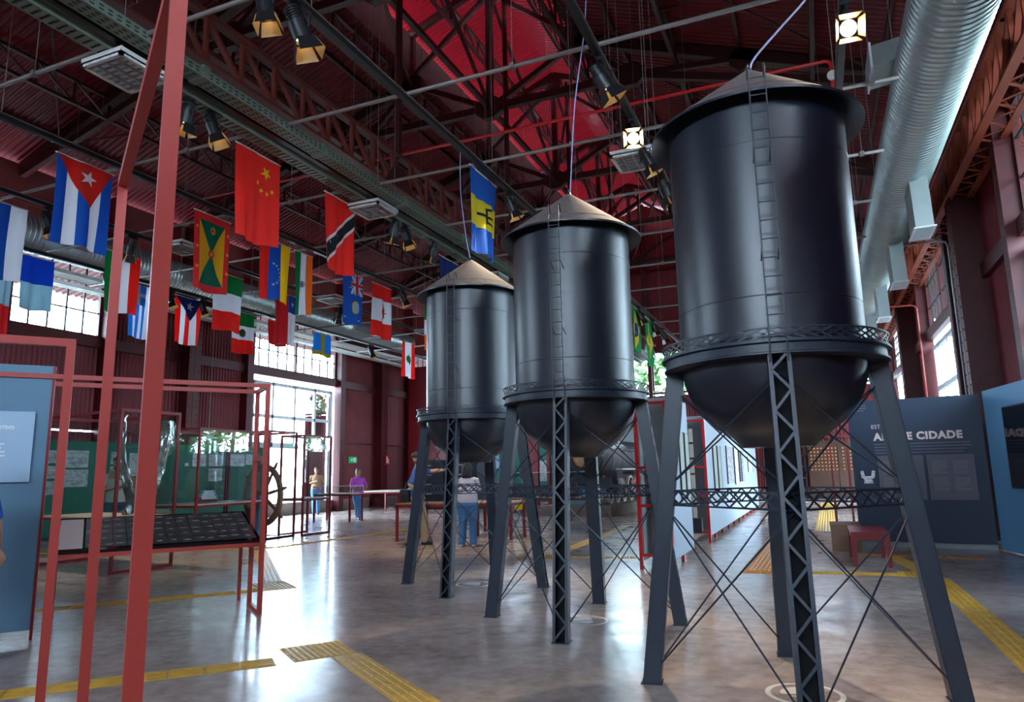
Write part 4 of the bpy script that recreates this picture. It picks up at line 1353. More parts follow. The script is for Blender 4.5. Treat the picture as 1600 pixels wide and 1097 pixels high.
r = tactile((1.3, 5.4), (1.27, 10.65), 1, 'yellow tactile strip along the right foreground')
tactile((-0.3, 10.78), (0.85, 10.85), 1, '', par=r)
tactile((0.85, 10.95), (1.35, 10.95), 2, '', kind='dot', par=r)
tactile((1.2, 11.2), (0.95, 12.9), 1, '', par=r)
tactile((0.45, 13.1), (2.2, 12.95), 1, '', 'tactile_orange', 'dot', par=r)

# ------------------------------------------------------------------ red steel frames in the foreground
def frame(name, label, posts, rails, m='frame_red', w=0.05):
    r = empty(name, (posts[0][0], posts[0][1], 0), label=label, cat='frame')
    for (x, y, z0, z1) in posts:
        b = MB(r.location); d = E1 * (w / 2); e = E2 * (w / 2)
        b.obox((x, y, (z0 + z1) / 2), d, e, (0, 0, (z1 - z0) / 2)); b.build('post', m, r)
    for p, q in rails:
        b = MB(r.location); b.bar(p, q, w, w); b.build('rail', m, r)
    return r
Ap, Bp = V((-1.77, 1.48, 0)), V((-3.50, 2.64, 0))
ZT = 3.10
frame('steel_stand', 'tall red square-tube portal frame standing nearest the camera', [(Ap.x, Ap.y, 0, ZT), (Bp.x, Bp.y, 0, ZT)],
      [(Ap + V((0, 0, ZT - 0.025)), Bp + V((0, 0, ZT - 0.025))), (Ap + V((0, 0, 0.025)), Bp + V((0, 0, 0.025)))])
Cp = V((-4.28, 2.96, 0))
Dp = Cp - E1 * 1.6
frame('steel_stand', 'lower red portal frame at the left edge', [(Cp.x, Cp.y, 0, 2.30), (Dp.x, Dp.y, 0, 2.30)],
      [(Cp + V((0, 0, 2.275)), Dp + V((0, 0, 2.275))), (Cp + V((0, 0, 0.025)), Dp + V((0, 0, 0.025)))])
# double portal frame that carries the sloped display table
fA, fB = V((-5.525, 6.105, 0)), V((-6.017, 6.481, 0))
gA, gB = fA - E1 * 3.3, fB - E1 * 3.3
ZD = 2.43
dfr = frame('steel_stand', 'long red double frame around the sloped display table', [(p.x, p.y, 0, ZD) for p in (fA, fB, gA, gB)],
      [(fA + V((0, 0, ZD - 0.02)), gA + V((0, 0, ZD - 0.02))), (fB + V((0, 0, ZD - 0.02)), gB + V((0, 0, ZD - 0.02))), (fA + V((0, 0, ZD - 0.02)), fB + V((0, 0, ZD - 0.02))),
       (fA + V((0, 0, 0.02)), fB + V((0, 0, 0.02))), (fA + V((0, 0, 1.62)), fB + V((0, 0, 1.62)))], w=0.045)
# sloped display table
tb = empty('display_table', (fA - E1 * 1.2), label='sloped black display table covered with small labelled squares', cat='table')
O = tb.location
front = fA + E2 * 0.03 + V((0, 0, 0.76)); back = fA + E2 * 1.05 + V((0, 0, 1.02))
LEN = 1.87
f0, f1, b0, b1 = front - E1 * LEN, front, back - E1 * LEN, back - E1 * 0.02
nrm = (f1 - f0).cross(b0 - f0).normalized()
b = MB(O); b.obox((f0 + f1 + b0 + b1) / 4 - nrm * 0.02, (f1 - f0) / 2, (b0 - f0) / 2, nrm * 0.02); b.build('table_top', 'screen_black', tb)
b = MB(O)
for p, q in ((f0, f1), (b0, b1), (f0, b0), (f1, b1)): b.bar(p - nrm * 0.05, q - nrm * 0.05, 0.04, 0.04)
b.build('rim', 'frame_red', tb)
nx, ny = 13, 5
for i in range(nx):
    for j in range(ny):
        u0, u1 = 0.13 + 0.85 * i / nx, 0.13 + 0.85 * (i + 1) / nx
        w0, w1 = 0.06 + 0.9 * j / ny, 0.06 + 0.9 * (j + 1) / ny
        c = f0 + (f1 - f0) * ((u0 + u1) / 2) + (b0 - f0) * ((w0 + w1) / 2) + nrm * 0.002
        b = MB(O); b.obox(c, (f1 - f0) * ((u1 - u0) / 2 * 0.95), (b0 - f0) * ((w1 - w0) / 2 * 0.94), nrm * 0.002)
        sq = b.build('display_square', 'display_black', tb)
        b = MB(O)
        rx, ry = random.uniform(-0.2, 0.2), random.uniform(-0.15, 0.25)
        c2 = c + (f1 - f0) * ((u1 - u0) * rx) + (b0 - f0) * ((w1 - w0) * ry) + nrm * 0.003
        b.obox(c2, E1 * random.uniform(0.02, 0.04), E2 * 0.01, nrm * 0.001)
        b.obox(c2 - E2 * 0.03, E1 * random.uniform(0.01, 0.02), E2 * 0.004, nrm * 0.001)
        b.build('caption', 'display_line', sq)
b = MB(O)
c = f0 + (f1 - f0) * 0.065 + (b0 - f0) * 0.5 + nrm * 0.003
b.obox(c, (f1 - f0) * 0.055, (b0 - f0) * 0.44, nrm * 0.002); b.build('map_print', 'print_pink', tb)
for p in (f0, f1, b0, b1):
    MB(O).bar(p - nrm * 0.05, V((p.x, p.y, 0)), 0.035, 0.035, E1).build('leg', 'frame_red', tb)

# ------------------------------------------------------------------ showcases
def showcase(p, a, l1, bdir, l2, zs, zt, label, legs='u', w=0.045, m='deep_red', shelf='shelf_cream', glass=True, zb=0.0):
    """steel-framed glass case: corner p, edges a*l1 and bdir*l2, shelf height zs, top zt"""
    p, a, bd = V((*p, 0)), V(a).normalized(), V(bdir).normalized()
    r = empty('showcase', p + a * (l1 / 2) + bd * (l2 / 2), label=label, cat='showcase', group='red framed showcases')
    O = r.location
    cs = [p, p + a * l1, p + a * l1 + bd * l2, p + bd * l2]
    for c in cs:
        b = MB(O); b.obox(c + V((0, 0, (zb + zt) / 2)), a * (w / 2), bd * (w / 2), (0, 0, (zt - zb) / 2)); b.build('post', m, r)
    for i in range(4):
        for z in (zs, zt):
            b = MB(O); b.bar(cs[i] + V((0, 0, z - w / 2)), cs[(i + 1) % 4] + V((0, 0, z - w / 2)), w, w); b.build('rail', m, r)
    if legs == 'u':
        for i in (0, 2):
            b = MB(O); b.bar(cs[i] + V((0, 0, w / 2)), cs[(i + 1) % 4] + V((0, 0, w / 2)), w, w); b.build('foot_rail', m, r)
    if shelf:
        b = MB(O); b.obox(sum(cs, V()) / 4 + V((0, 0, zs + 0.012)), a * (l1 / 2 - 0.02), bd * (l2 / 2 - 0.02), (0, 0, 0.012)); b.build('shelf', shelf, r)
    if glass:
        for i in range(4):
            c0, c1 = cs[i], cs[(i + 1) % 4]
            d = (c1 - c0); nn = d.cross(V((0, 0, 1))).normalized()
            b = MB(O); b.obox((c0 + c1) / 2 + V((0, 0, (zs + zt) / 2)), d / 2 - d.normalized() * 0.02, (0, 0, (zt - zs) / 2 - 0.03), nn * 0.003); b.build('pane', 'glass', r)
    return r
c1 = showcase((-10.033, 7.861), (0.06, 1, 0), 1.05, (-0.985, 0.17, 0), 2.35, 0.81, 2.53, 'large glass showcase holding a wooden bow-shaped artefact')
c2 = showcase((-11.65, 10.95), (-0.08, 1, 0), 2.1, (-1, 0, 0), 1.15, 0.87, 2.45, 'glass showcase with a small white paddle steamer')
c3 = showcase((-11.78, 13.12), (0, 1, 0), 0.95, (-1, 0, 0), 1.2, 0.02, 2.5, 'tall red frame around the ship steering wheel', shelf=None, glass=False)
c4 = showcase((-11.57, 14.12), (0, 1, 0), 1.05, (-1, 0, 0), 0.7, 0.87, 2.43, 'tall narrow glass showcase right of the ship wheel')
# artefact: two crossed wooden boards and crumpled clear foil
o1 = empty('bow_sculpture', V((-10.7, 8.5, 0.83)), label='pale wooden curved boards standing inside the large showcase', cat='artefact')
b = MB(o1.location)
q = V((-10.6, 8.75, 0.84))
def arc_board(q, r0, a0, a1, w, th, m, nm):
    b = MB(o1.location)
    n = 12
    for k in range(n):
        t0, t1 = a0 + (a1 - a0) * k / n, a0 + (a1 - a0) * (k + 1) / n
        p0 = q + E1 * (r0 * cos(t0)) + V((0, 0, r0 * sin(t0))); p1 = q + E1 * (r0 * cos(t1)) + V((0, 0, r0 * sin(t1)))
        b.bar(p0, p1, th, w, (p0 - q))
    b.build(nm, m, o1)
arc_board(q - E1 * 0.5 + V((0, 0, 0.05)), 0.62, 0.25, 1.55, 0.13, 0.05, 'wood_box', 'upper_board')
arc_board(q - E1 * 0.55 + V((0, 0, 0.8)), 0.85, -1.2, -0.35, 0.12, 0.05, 'artefact', 'lower_board')
b = MB(o1.location); b.bar(q - E1 * 0.7 + V((0, 0, 0.35)), q + E1 * 0.35 + V((0, 0, 0.62)), 0.02, 0.02); b.build('string', 'ink', o1)
def foil(label, base, h, w, seed):
    rs = random.Random(seed)
    f = empty('crumpled_foil', base, label=label, cat='foil')
    n, m_ = 10, 16
    vs = []; fs = []
    for j in range(m_ + 1):
        for i in range(n + 1):
            u, v = i / n - 0.5, j / m_
            wob = 0.1 * sin(3.3 * v + seed) + rs.uniform(-0.025, 0.025)
            p = E1 * (u * w * (0.75 + 0.35 * sin(2.6 * v + seed)) + wob) + E2 * (0.10 * cos(5 * u + 3 * v) + rs.uniform(-0.02, 0.02)) + V((0, 0, v * h))
            vs.append(p)
    for j in range(m_):
        for i in range(n):
            a = j * (n + 1) + i
            fs.append((a, a + 1, a + n + 2, a + n + 1))
    return MB().add(vs, fs).build('sheet', 'foil', f, smooth=True)
foil('crumpled silver foil hanging at the left of the large showcase', V((-10.28, 8.22, 0.86)), 1.6, 0.16, 2)
foil('crumpled silver foil hanging at the right corner of the large showcase', V((-10.22, 8.78, 0.9)), 1.5, 0.16, 5)
# paddle steamer
ps = empty('model_steamer', V((-12.5, 12.07, 0.897)), rz=1.2, label='small white model paddle steamer on the showcase shelf', cat='ship model')
b = MB(); b.prism([(-0.34, 0.1), (-0.28, 0), (0.28, 0), (0.38, 0.1)], (0, 0, 0.0), (1, 0, 0), (0, 0, 1), 0.2); b.build('hull', 'deep_red', ps)
for k, z in enumerate((0.1, 0.2, 0.3)):
    L = 0.33 - 0.05 * k
    b = MB(); b.box((-L, -0.1, z), (L, 0.1, z + 0.015)); 
    for i in range(8):
        x = -L + 0.02 + (2 * L - 0.04) * i / 7
        for s in (-1, 1): b.box((x - 0.006, s * 0.095 - 0.005, z), (x + 0.006, s * 0.095 + 0.005, z + 0.1))
    b.box((-L + 0.06, -0.07, z + 0.01), (L - 0.06, 0.07, z + 0.1))
    b.build('deck', 'white_paint', ps)
b = MB(); b.box((-0.25, -0.1, 0.4), (0.22, 0.1, 0.415)); b.build('roof', 'white_paint', ps)
for x in (-0.05, 0.1):
    b = MB(); b.tube((x, 0, 0.41), (x, 0, 0.52), 0.022, 10); b.build('funnel', 'ink', ps)
b = MB(); b.lathe([(0.02, -0.11), (0.11, -0.11), (0.11, 0.11), (0.02, 0.11)], 14, (-0.37, 0, 0.1), 'y'); b.build('paddle_wheel', 'deep_red', ps)

ps.scale = (0.6, 0.6, 0.6)
# ship steering wheel
wc = V((-12.35, 13.61, 0.985))
wd = V((CR.x, CR.y, 0)).normalized()
sw = empty('ship_wheel', (wc.x, wc.y, 0), label='large dark wooden ship steering wheel with eight spokes', cat='ship wheel')
O = sw.location
nrm = wd.cross(V((0, 0, 1)))
b = MB(O)
R0 = 0.68
n = 40
sq = 0.8
def wp(t, r): return wc + wd * (r * sq * cos(t) * 0.98) + V((0, 0, r * sin(t))) + nrm * (r * 0.5 * cos(t))
for k in range(n):
    b.bar(wp(2 * pi * k / n, R0), wp(2 * pi * (k + 1) / n + 0.01, R0), 0.08, 0.12, wp(2 * pi * k / n, R0) - wc)
b.build('rim', 'wood_wheel', sw)
for k in range(8):
    t = 2 * pi * k / 8 + 0.2
    b = MB(O); b.poly([wp(t, 0.08), wp(t, 0.34), wp(t, 0.65), wp(t, 0.74), wp(t, 0.8), wp(t, 0.92)], [0.034, 0.042, 0.032, 0.034, 0.042, 0.026], 8); b.build('spoke', 'wood_wheel', sw, smooth=True)
ax = (wp(0, 1) - wc).cross(V((0, 0, 1))).normalized()
b = MB(O); b.tube(wc - ax * 0.09, wc + ax * 0.09, 0.1, 16); b.build('hub', 'wood_wheel', sw)
b = MB(O); b.bar(wc + ax * 0.08, V((wc.x, wc.y, 0)) + ax * 0.12, 0.16, 0.14); b.build('pedestal', 'panel_blue', sw)
# ------------------------------------------------------------------ exhibition panels
def lines(mb, o, ex, ey, n, w, pitch, th, nrm, seed=0):
    rs = random.Random(seed)
    for i in range(n):
        L = w * (rs.uniform(0.86, 1.0) if (i + 1) % 7 else 0.5)
        c = V(o) + V(ex) * (L / 2) - V(ey) * (pitch * i)
        mb.obox(c, V(ex) * (L / 2), V(ey) * (th / 2), V(nrm) * 0.0008)

# left pale blue panel with text board
pc = V((-6.73, 4.50, 0))
ex = E1; nn = V((E1.y, -E1.x, 0))                     # face towards the camera
lp = empty('info_panel', pc - ex * 1.3, label='grey-blue exhibition panel with lighter text board at the left edge', cat='panel')
O = lp.location
b = MB(O); b.obox(pc - ex * 1.6 + V((0, 0, 1.30)), ex * 1.6, nn * 0.03, (0, 0, 1.21)); b.build('board', 'panel_blue', lp)
b = MB(O)
b.obox(pc + V((0, 0, 1.25)) + ex * 0.012, ex * 0.012, nn * 0.035, (0, 0, 1.26))
b.build('edge_tube', 'deep_red', lp)
b = MB(O); b.obox(pc - ex * 3.2 + V((0, 0, 1.25)), ex * 0.012, nn * 0.035, (0, 0, 1.26)); b.build('edge_tube', 'deep_red', lp)
tbc = pc - ex * 0.42 + V((0, 0, 1.72)) + nn * 0.045
b = MB(O); b.obox(pc - ex * 0.83 + V((0, 0, 1.74)) + nn * 0.05, ex * 0.72, nn * 0.012, (0, 0, 0.325)); b.build('text_board', 'panel_lightblue', lp)
f = pc + nn * 0.0635
text('title', 'A AFETIVO', 0.044, f - ex * 0.26 + V((0, 0, 1.90)), ex, (0, 0, 1), 'print_white', lp, 0.0016, align='RIGHT')
b = MB(O); lines(b, f - ex * 1.13 + V((0, 0, 1.80)), ex, (0, 0, 1), 6, 0.86, 0.036, 0.012, nn, 3); lines(b, f - ex * 1.13 + V((0, 0, 1.56)), ex, (0, 0, 1), 3, 0.84, 0.036, 0.012, nn, 4)
b.build('text_lines', 'print_white', lp)

# dark blue panel ESTACAO / ARTE E CIDADE
d1 = V((0.991, -0.133, 0)); n1 = V((-0.133, -0.991, 0))
p0 = V((0.576, 14.516, 0)); p1 = p0 + d1 * 2.06
dp = empty('info_panel', (p0 + p1) / 2, label='dark blue title panel behind the right leg of the largest tower', cat='panel')
O = dp.location
b = MB(O); b.obox((p0 + p1) / 2 + V((0, 0, 1.34)) - n1 * 0.03, d1 * 1.03, n1 * 0.03, (0, 0, 1.25)); b.build('board', 'panel_dark', dp)
b = MB(O); b.obox((p0 + p1) / 2 + V((0, 0, 0.045)) - n1 * 0.06, d1 * 1.03, n1 * 0.02, (0, 0, 0.045)); b.build('base_rail', 'panel_grey', dp)
def on1(u, z, off=0.0015): return p0 + d1 * u + V((0, 0, z)) + n1 * off
text('title_small', 'ESTAÇÃO', 0.10, on1(0.36, 2.075), d1, (0, 0, 1), 'print_pink', dp, 0.0)
text('title_large', 'ARTE E CIDADE', 0.178, on1(0.39, 1.865), d1, (0, 0, 1), 'print_pink', dp, 0.0085, space=1.1)
b = MB(O); lines(b, on1(0.38, 1.79), d1, (0, 0, 1), 4, 1.52, 0.052, 0.02, n1, 6); lines(b, on1(0.03, 2.5), d1, (0, 0, 1), 3, 0.28, 0.045, 0.016, n1, 2)
b.build('text_lines', 'print_dim', dp)
for (u0, u1) in ((0.41, 1.13), (1.18, 1.88)):
    b = MB(O); b.obox(on1((u0 + u1) / 2, 1.2, 0.012), d1 * ((u1 - u0) / 2), n1 * 0.01, (0, 0, 0.385)); bd = b.build('text_board', 'info_grey', dp)
    b = MB(O)
    for (a, z) in ((u0 + 0.07, 1.47), (u0 + 0.38, 1.47), (u0 + 0.07, 1.19), (u0 + 0.38, 1.19)): lines(b, on1(a, z, 0.0235), d1, (0, 0, 1), 9, 0.24, 0.026, 0.008, n1, int(a * 100))
    b.build('text_lines', 'print_grey', bd)
b = MB(O); b.obox(on1(0.235, 1.28, 0.008), d1 * 0.135, n1 * 0.006, (0, 0, 0.185)); ph = b.build('photo_print', 'panel_dark', dp)
b = MB(O)
b.prism([(-0.12, 0.05), (-0.07, 0.06), (-0.05, -0.04), (0.05, -0.04), (0.07, 0.06), (0.12, 0.05), (0.11, -0.06), (0.06, -0.1), (0.08, -0.17), (-0.08, -0.17), (-0.06, -0.1), (-0.11, -0.06)], on1(0.235, 1.27, 0.016), d1, (0, 0, 1), 0.002)
b.build('print_shape', 'photo_teeth', ph)
# light blue panel with dark screen
d2 = V((0.133, -0.991, 0)); n2 = V((-0.991, -0.133, 0))
q0 = V((2.64, 14.1, 0))
sp = empty('screen_panel', q0 + d2 * 2.5, label='light blue panel carrying the dark screen at the right edge', cat='panel')
O = sp.location
b = MB(O); b.obox(q0 + d2 * 2.6 - n2 * 0.04 + V((0, 0, 1.33)), d2 * 2.6, n2 * 0.04, (0, 0, 1.29)); b.build('board', 'panel_sky', sp)
tv = empty('wall_screen', q0 + d2 * 1.9 + V((0, 0, 1.0)), label='glossy black screen mounted on the light blue panel', cat='screen')
b = MB(tv.location); b.obox(q0 + d2 * 1.95 + n2 * 0.03 + V((0, 0, 1.66)), d2 * 1.05, n2 * 0.028, (0, 0, 0.62)); b.build('housing', 'black_metal', tv)
b = MB(tv.location); b.obox(q0 + d2 * 1.95 + n2 * 0.06 + V((0, 0, 1.66)), d2 * 1.03, n2 * 0.002, (0, 0, 0.6)); b.build('glass_front', 'screen_black', tv)

# pale partition boxes with red posts
def partition(x0, x1, y0, y1, h, label, mats=('panel_white', 'panel_grey')):
    r = empty('partition_box', ((x0 + x1) / 2, (y0 + y1) / 2, 0), label=label, cat='partition')
    O = r.location
    b = MB(O); b.box((x1 - 0.03, y0 + 0.18, 0.12), (x1, y1, h)); b.build('side_board', mats[0], r)
    b = MB(O); b.box((x0, y0 + 0.05, 0.12), (x0 + 0.03, y1, h)); b.build('side_board', mats[1], r)
    b = MB(O); b.box((x0 + 0.03, y0 + 0.6, 0.12), (x1 - 0.03, y0 + 0.62, h)); b.build('back_board', 'panel_grey', r)
    w = 0.025
    for x in (x0, x1):
        for y in ([y0] if y1 - y0 < 3 else [y0]):
            b = MB(O); b.box((x - w, y - w, 0), (x + w, y + w, h - 0.1)); b.build('post', 'fire_red', r)
    for z in (0.2, 0.5 if h < 2.4 else 0.9, 1.45, h - 0.13):
        b = MB(O); b.box((x0, y0 - 0.02, z - 0.02), (x1, y0 + 0.02, z + 0.02)); b.build('rail', 'fire_red', r)
    k = 1.2
    y = y0 + 1.0
    b = MB(O)
    while y < y1:
        b.box((x1 - 0.06, y, 0), (x1 - 0.01, y + 0.05, 0.13)); y += k
    b.build('feet', 'fire_red', r)
    return r
partition(-2.47, -2.02, 10.5, 12.4, 2.53, 'short pale partition box with red end frame behind the largest tower')
partition(-2.50, -2.05, 14.5, 27.0, 2.5, 'long white partition wall with framed prints behind the towers')
def prints(x, items, label0):
    for i, (y0, y1, z0, z1, m, lab) in enumerate(items):
        p = empty('framed_print', (x, (y0 + y1) / 2, (z0 + z1) / 2), label=lab, cat='picture', group='prints on the white partitions')
        b = MB(p.location); b.box((x, y0, z0), (x + 0.02, y1, z1)); b.build('print', m, p)
        b = MB(p.location); b.box((x, y0 - 0.02, z0 - 0.01), (x + 0.025, y0, z1 + 0.01)); b.build('frame_strip', 'ink', p); b = MB(p.location); b.box((x, y1, z0 - 0.01), (x + 0.025, y1 + 0.02, z1 + 0.01)); b.build('frame_strip', 'ink', p)
prints(-2.018, [(11.45, 11.8, 0.95, 2.0, 'canvas', 'left one of two pale green boards on the short partition'), (11.95, 12.3, 0.95, 2.0, 'canvas', 'right one of two pale green boards on the short partition')], '')
prints(-2.048, [(15.6, 16.1, 0.95, 1.9, 'canvas', 'pale wooden board nearest on the long white partition'), (16.3, 16.8, 0.95, 1.9, 'canvas', 'second pale board on the long white partition'), (18.0, 19.4, 1.05, 1.95, 'photo_dark', 'dark photograph on the long white partition'),
                (19.7, 20.6, 1.0, 1.95, 'photo_0', 'tall grey photograph right of the dark one'), (20.9, 21.3, 1.05, 1.9, 'ink', 'narrow black print on the long white partition'), (21.5, 21.9, 1.05, 1.9, 'photo_dark', 'narrow striped print beside the black one'), (23.6, 25.2, 1.3, 1.75, 'photo_1', 'small wide print far along the white partition')], '')
sv = empty('survey_staff', (-2.28, 14.35, 0.0), label='pale striped measuring staff standing in the open partition end', cat='staff')
b = MB(sv.location); b.box((-2.315, 14.33, 0.48), (-2.245, 14.37, 2.2)); b.build('staff', 'shelf_cream', sv)
for z in (0.7, 1.0, 1.3, 1.6, 1.9):
    b = MB(sv.location); b.box((-2.318, 14.326, z), (-2.242, 14.374, z + 0.04)); b.build('band', 'ink', sv)
b = MB((-2.28, 14.35, 0)); b.box((-2.4, 14.28, 0.22), (-2.16, 14.48, 0.48)); b.build('staff_base', 'cabinet_dark', loc=(-2.28, 14.35, 0), label='dark block holding the striped measuring staff', cat='base')

# stool and wooden box
sl = empty('bench', (0.6, 12.15, 0), label='low dark red wooden bench in front of the title panel', cat='bench')
b = MB(sl.location); b.box((0.34, 11.5, 0.44), (0.84, 12.75, 0.485)); b.build('seat', 'deep_red', sl)
for x in (0.37, 0.81):
    for y in (11.53, 12.72):
        b = MB(sl.location); b.box((x - 0.03, y - 0.03, 0), (x + 0.03, y + 0.03, 0.44)); b.build('leg', 'deep_red', sl)
b = MB(sl.location); b.box((0.37, 11.52, 0.37), (0.81, 11.55, 0.44)); b.box((0.37, 12.7, 0.37), (0.81, 12.73, 0.44)); b.box((0.355, 11.53, 0.37), (0.385, 12.72, 0.44)); b.box((0.795, 11.53, 0.37), (0.825, 12.72, 0.44)); b.build('apron', 'deep_red', sl)
bx = empty('wooden_plinth', (0.3, 13.8, 0), label='low brown wooden plinth box behind the red bench', cat='plinth')
b = MB(bx.location); b.box((0.1, 13.5, 0.0), (0.56, 14.3, 0.42)); b.build('body', 'wood_box', bx)
b = MB(bx.location); b.box((0.09, 13.49, 0.42), (0.57, 14.31, 0.44)); b.build('lid', 'wood_box', bx)
for k, x in enumerate((0.22, 0.50)):
    b = MB((x, 14.4, 0)); b.box((x - 0.02, 14.38, 0.0), (x + 0.02, 14.42, 3.0)); b.build('slim_post', 'deep_red', loc=(x, 14.4, 0), label=('slim red post left of the title panel edge', 'slim red post touching the title panel edge')[k], cat='post')

# brown key cabinet at the end wall
kc = empty('key_cabinet', (0.5, 34.9, 0), label='brown wooden cabinet with rows of brass pegs at the far end', cat='cabinet')
O = kc.location
b = MB(O); b.box((-0.4, 34.7, 0.12), (1.9, 35.1, 2.5)); b.build('body', 'wood_brown', kc)
b = MB(O); b.box((-0.42, 34.7, 0.0), (1.92, 35.1, 0.12)); b.build('base', 'cabinet_dark', kc)
b = MB(O); b.box((-0.45, 34.66, 2.46), (1.95, 35.12, 2.54)); b.box((-0.45, 34.66, 0.1), (1.95, 35.12, 0.2)); b.build('mouldings', 'wood_brown', kc)
for xx in (0.86,):
    b = MB(O); b.box((xx - 0.03, 34.67, 0.2), (xx + 0.03, 34.7, 2.46)); b.build('stile', 'wood_brown', kc)
pm = MB(); pm.lathe([(0.0, 0.02), (0.03, 0.02), (0.035, 0.0), (0.0, 0.0)], 8, (0, 0, 0), 'y'); po = pm.build('peg', 'brass', kc); pd = po.data
bpy.data.objects.remove(po)
for i in range(15):
    for j in range(7):
        x = -0.27 + 0.145 * i
        if abs(x - 0.86) < 0.05: continue
        o = link_mesh('peg', pd, kc, V((x, 34.67, 1.28 + 0.155 * j)) - O)
rk = empty('tool_rack', (-1.1, 34.9, 0), label='dark open rack left of the brown peg cabinet', cat='rack')
for x in (-1.5, -1.0, -0.55):
    b = MB(rk.location); b.box((x - 0.03, 34.8, 0), (x + 0.03, 35.1, 2.5)); b.build('upright', 'cabinet_dark', rk)
for z in (0.3, 0.9, 1.4, 1.9, 2.45):
    b = MB(rk.location); b.box((-1.5, 34.78, z), (-0.55, 35.1, z + 0.05)); b.build('shelf', 'wood_brown', rk)
b = MB(rk.location); b.box((-1.4, 34.85, 0.95), (-0.7, 35.05, 1.25)); b.build('crate', 'cabinet_dark', rk)

# ------------------------------------------------------------------ green display walls with photographs
gw = empty('display_wall', (-17.3, 14.0, 0), label='dark green display wall hung with photographs along the left wall', cat='display wall')
b = MB(gw.location); b.box((-17.4, 5.5, 0.06), (-17.3, 19.3, 2.4)); b.build('board', 'green_wall', gw)
b = MB(gw.location); b.box((-17.39, 5.5, 0.0), (-17.31, 19.3, 0.07)); b.build('base', 'ink', gw)
ph_items = [(11.59, 11.82, 1.85, 2.16), (11.6, 11.84, 1.48, 1.78), (11.6, 11.84, 1.09, 1.41), (12.05, 12.67, 1.74, 2.17), (12.05, 12.69, 1.26, 1.69), (13.31, 13.74, 1.83, 2.16), (13.31, 13.75, 1.46, 1.77), (13.87, 14.28, 1.51, 2.13), (14.4, 14.8, 1.52, 2.14), (16.02, 16.53, 1.77, 2.14), (16.65, 17.19, 1.77, 2.14), (16.65, 17.2, 1.32, 1.71), (17.52, 18.13, 1.77, 2.16), (18.19, 18.65, 1.83, 2.17)]
lab_ph = ['top small photograph at the left end of the green wall', 'middle small photograph at the left end of the green wall', 'bottom small photograph at the left end of the green wall', 'larger upper photograph on the green wall behind the posts', 'larger lower photograph on the green wall behind the posts',
          'upper one of two small photographs beside the glass corner', 'lower one of two small photographs beside the glass corner', 'tall photograph half hidden by the thickest red post', 'tall photograph just right of the thickest red post',
          'photograph above the steamer, left one', 'photograph above the steamer, upper right one', 'photograph just above the steamer, lower right one', 'photograph left of the ship wheel', 'photograph right behind the ship wheel top']
for i, (a, c, z0, z1) in enumerate(ph_items):
    p = MB((-17.28, (a + c) / 2, z0)); p.box((-17.3, a, z0), (-17.275, c, z1)); p.build('photo_print', 'photo_%d' % (i % 3), loc=(-17.28, (a + c) / 2, z0), label=lab_ph[i], cat='photograph', group='photographs on the green wall')
for k, (y, z) in enumerate(((15.75, 1.78), (13.9, 1.36), (14.2, 1.34))):
    p = MB((-17.28, y, z)); p.box((-17.3, y, z), (-17.28, y + 0.12, z + 0.09)); p.build('caption_card', 'print_white', loc=(-17.28, y, z), label=('small white caption card left of the steamer photographs', 'small white caption card under the tall photograph', 'second small caption card under the tall photograph')[k], cat='card')
tw2 = empty('display_wall', (-14.0, 29.9, 0), label='teal display wall at the far left behind the people', cat='display wall')
b = MB(tw2.location); b.box((-17.2, 29.9, 0.1), (-10.6, 30.0, 2.9)); b.build('board', 'teal_wall', tw2)
for k, (x, z0, z1, w) in enumerate(((-15.9, 1.75, 2.6, 0.9), (-13.9, 1.6, 2.5, 0.5), (-13.2, 1.6, 2.5, 0.5), (-11.9, 1.0, 1.9, 1.0), (-15.0, 2.3, 2.6, 0.3))):
    b = MB((x, 29.88, z0)); b.box((x, 29.87, z0), (x + w, 29.9, z1)); b.build('photo_print', ('print_white', 'panel_lightblue', 'print_white', 'photo_1', 'photo_2')[k], loc=(x, 29.88, z0),
        label=('white poster beside the bearded man on the teal wall', 'pale blue poster behind the woman in white', 'white poster right of the woman head', 'grey photograph low on the teal wall', 'tiny photograph on the teal wall behind the tower bowl')[k], cat='poster')
# red upright panel next to it
b = MB((-17.2, 28.8, 0)); b.box((-17.5, 28.7, 0.0), (-15.2, 28.9, 6.4)); b.build('red_screen_wall', 'deep_red', loc=(-17.2, 28.8, 0), label='tall plain red screen wall behind the smallest tower', cat='screen wall')
for k, (x, w) in enumerate(((-11.6, 0.5), (-10.7, 0.12))):
    b = MB((x, 29.0, 0)); b.box((x, 28.8, 0.0), (x + w, 29.0, 4.6)); b.build('red_pillar', 'deep_red', loc=(x, 29.0, 0), label=('wide red pillar between the two left towers', 'narrow red pillar right of the wide one')[k], cat='pillar')
pw = empty('display_wall', (-9.0, 30.6, 0), label='pale grey display wall behind the locomotive front', cat='display wall')
b = MB(pw.location); b.box((-10.5, 30.5, 0.1), (-5.0, 30.6, 4.2)); b.build('board', 'panel_grey', pw)
for k, x in enumerate((-10.1, -9.5, -8.9)):
    b = MB((x, 30.48, 1.5)); b.box((x, 30.47, 1.5), (x + 0.5, 30.5, 3.0)); b.build('framed_board', 'canvas', loc=(x, 30.48, 1.5), label=('left one of three tall pale boards left of the locomotive', 'middle one of three tall pale boards left of the locomotive', 'right one of three tall pale boards left of the locomotive')[k], cat='picture')

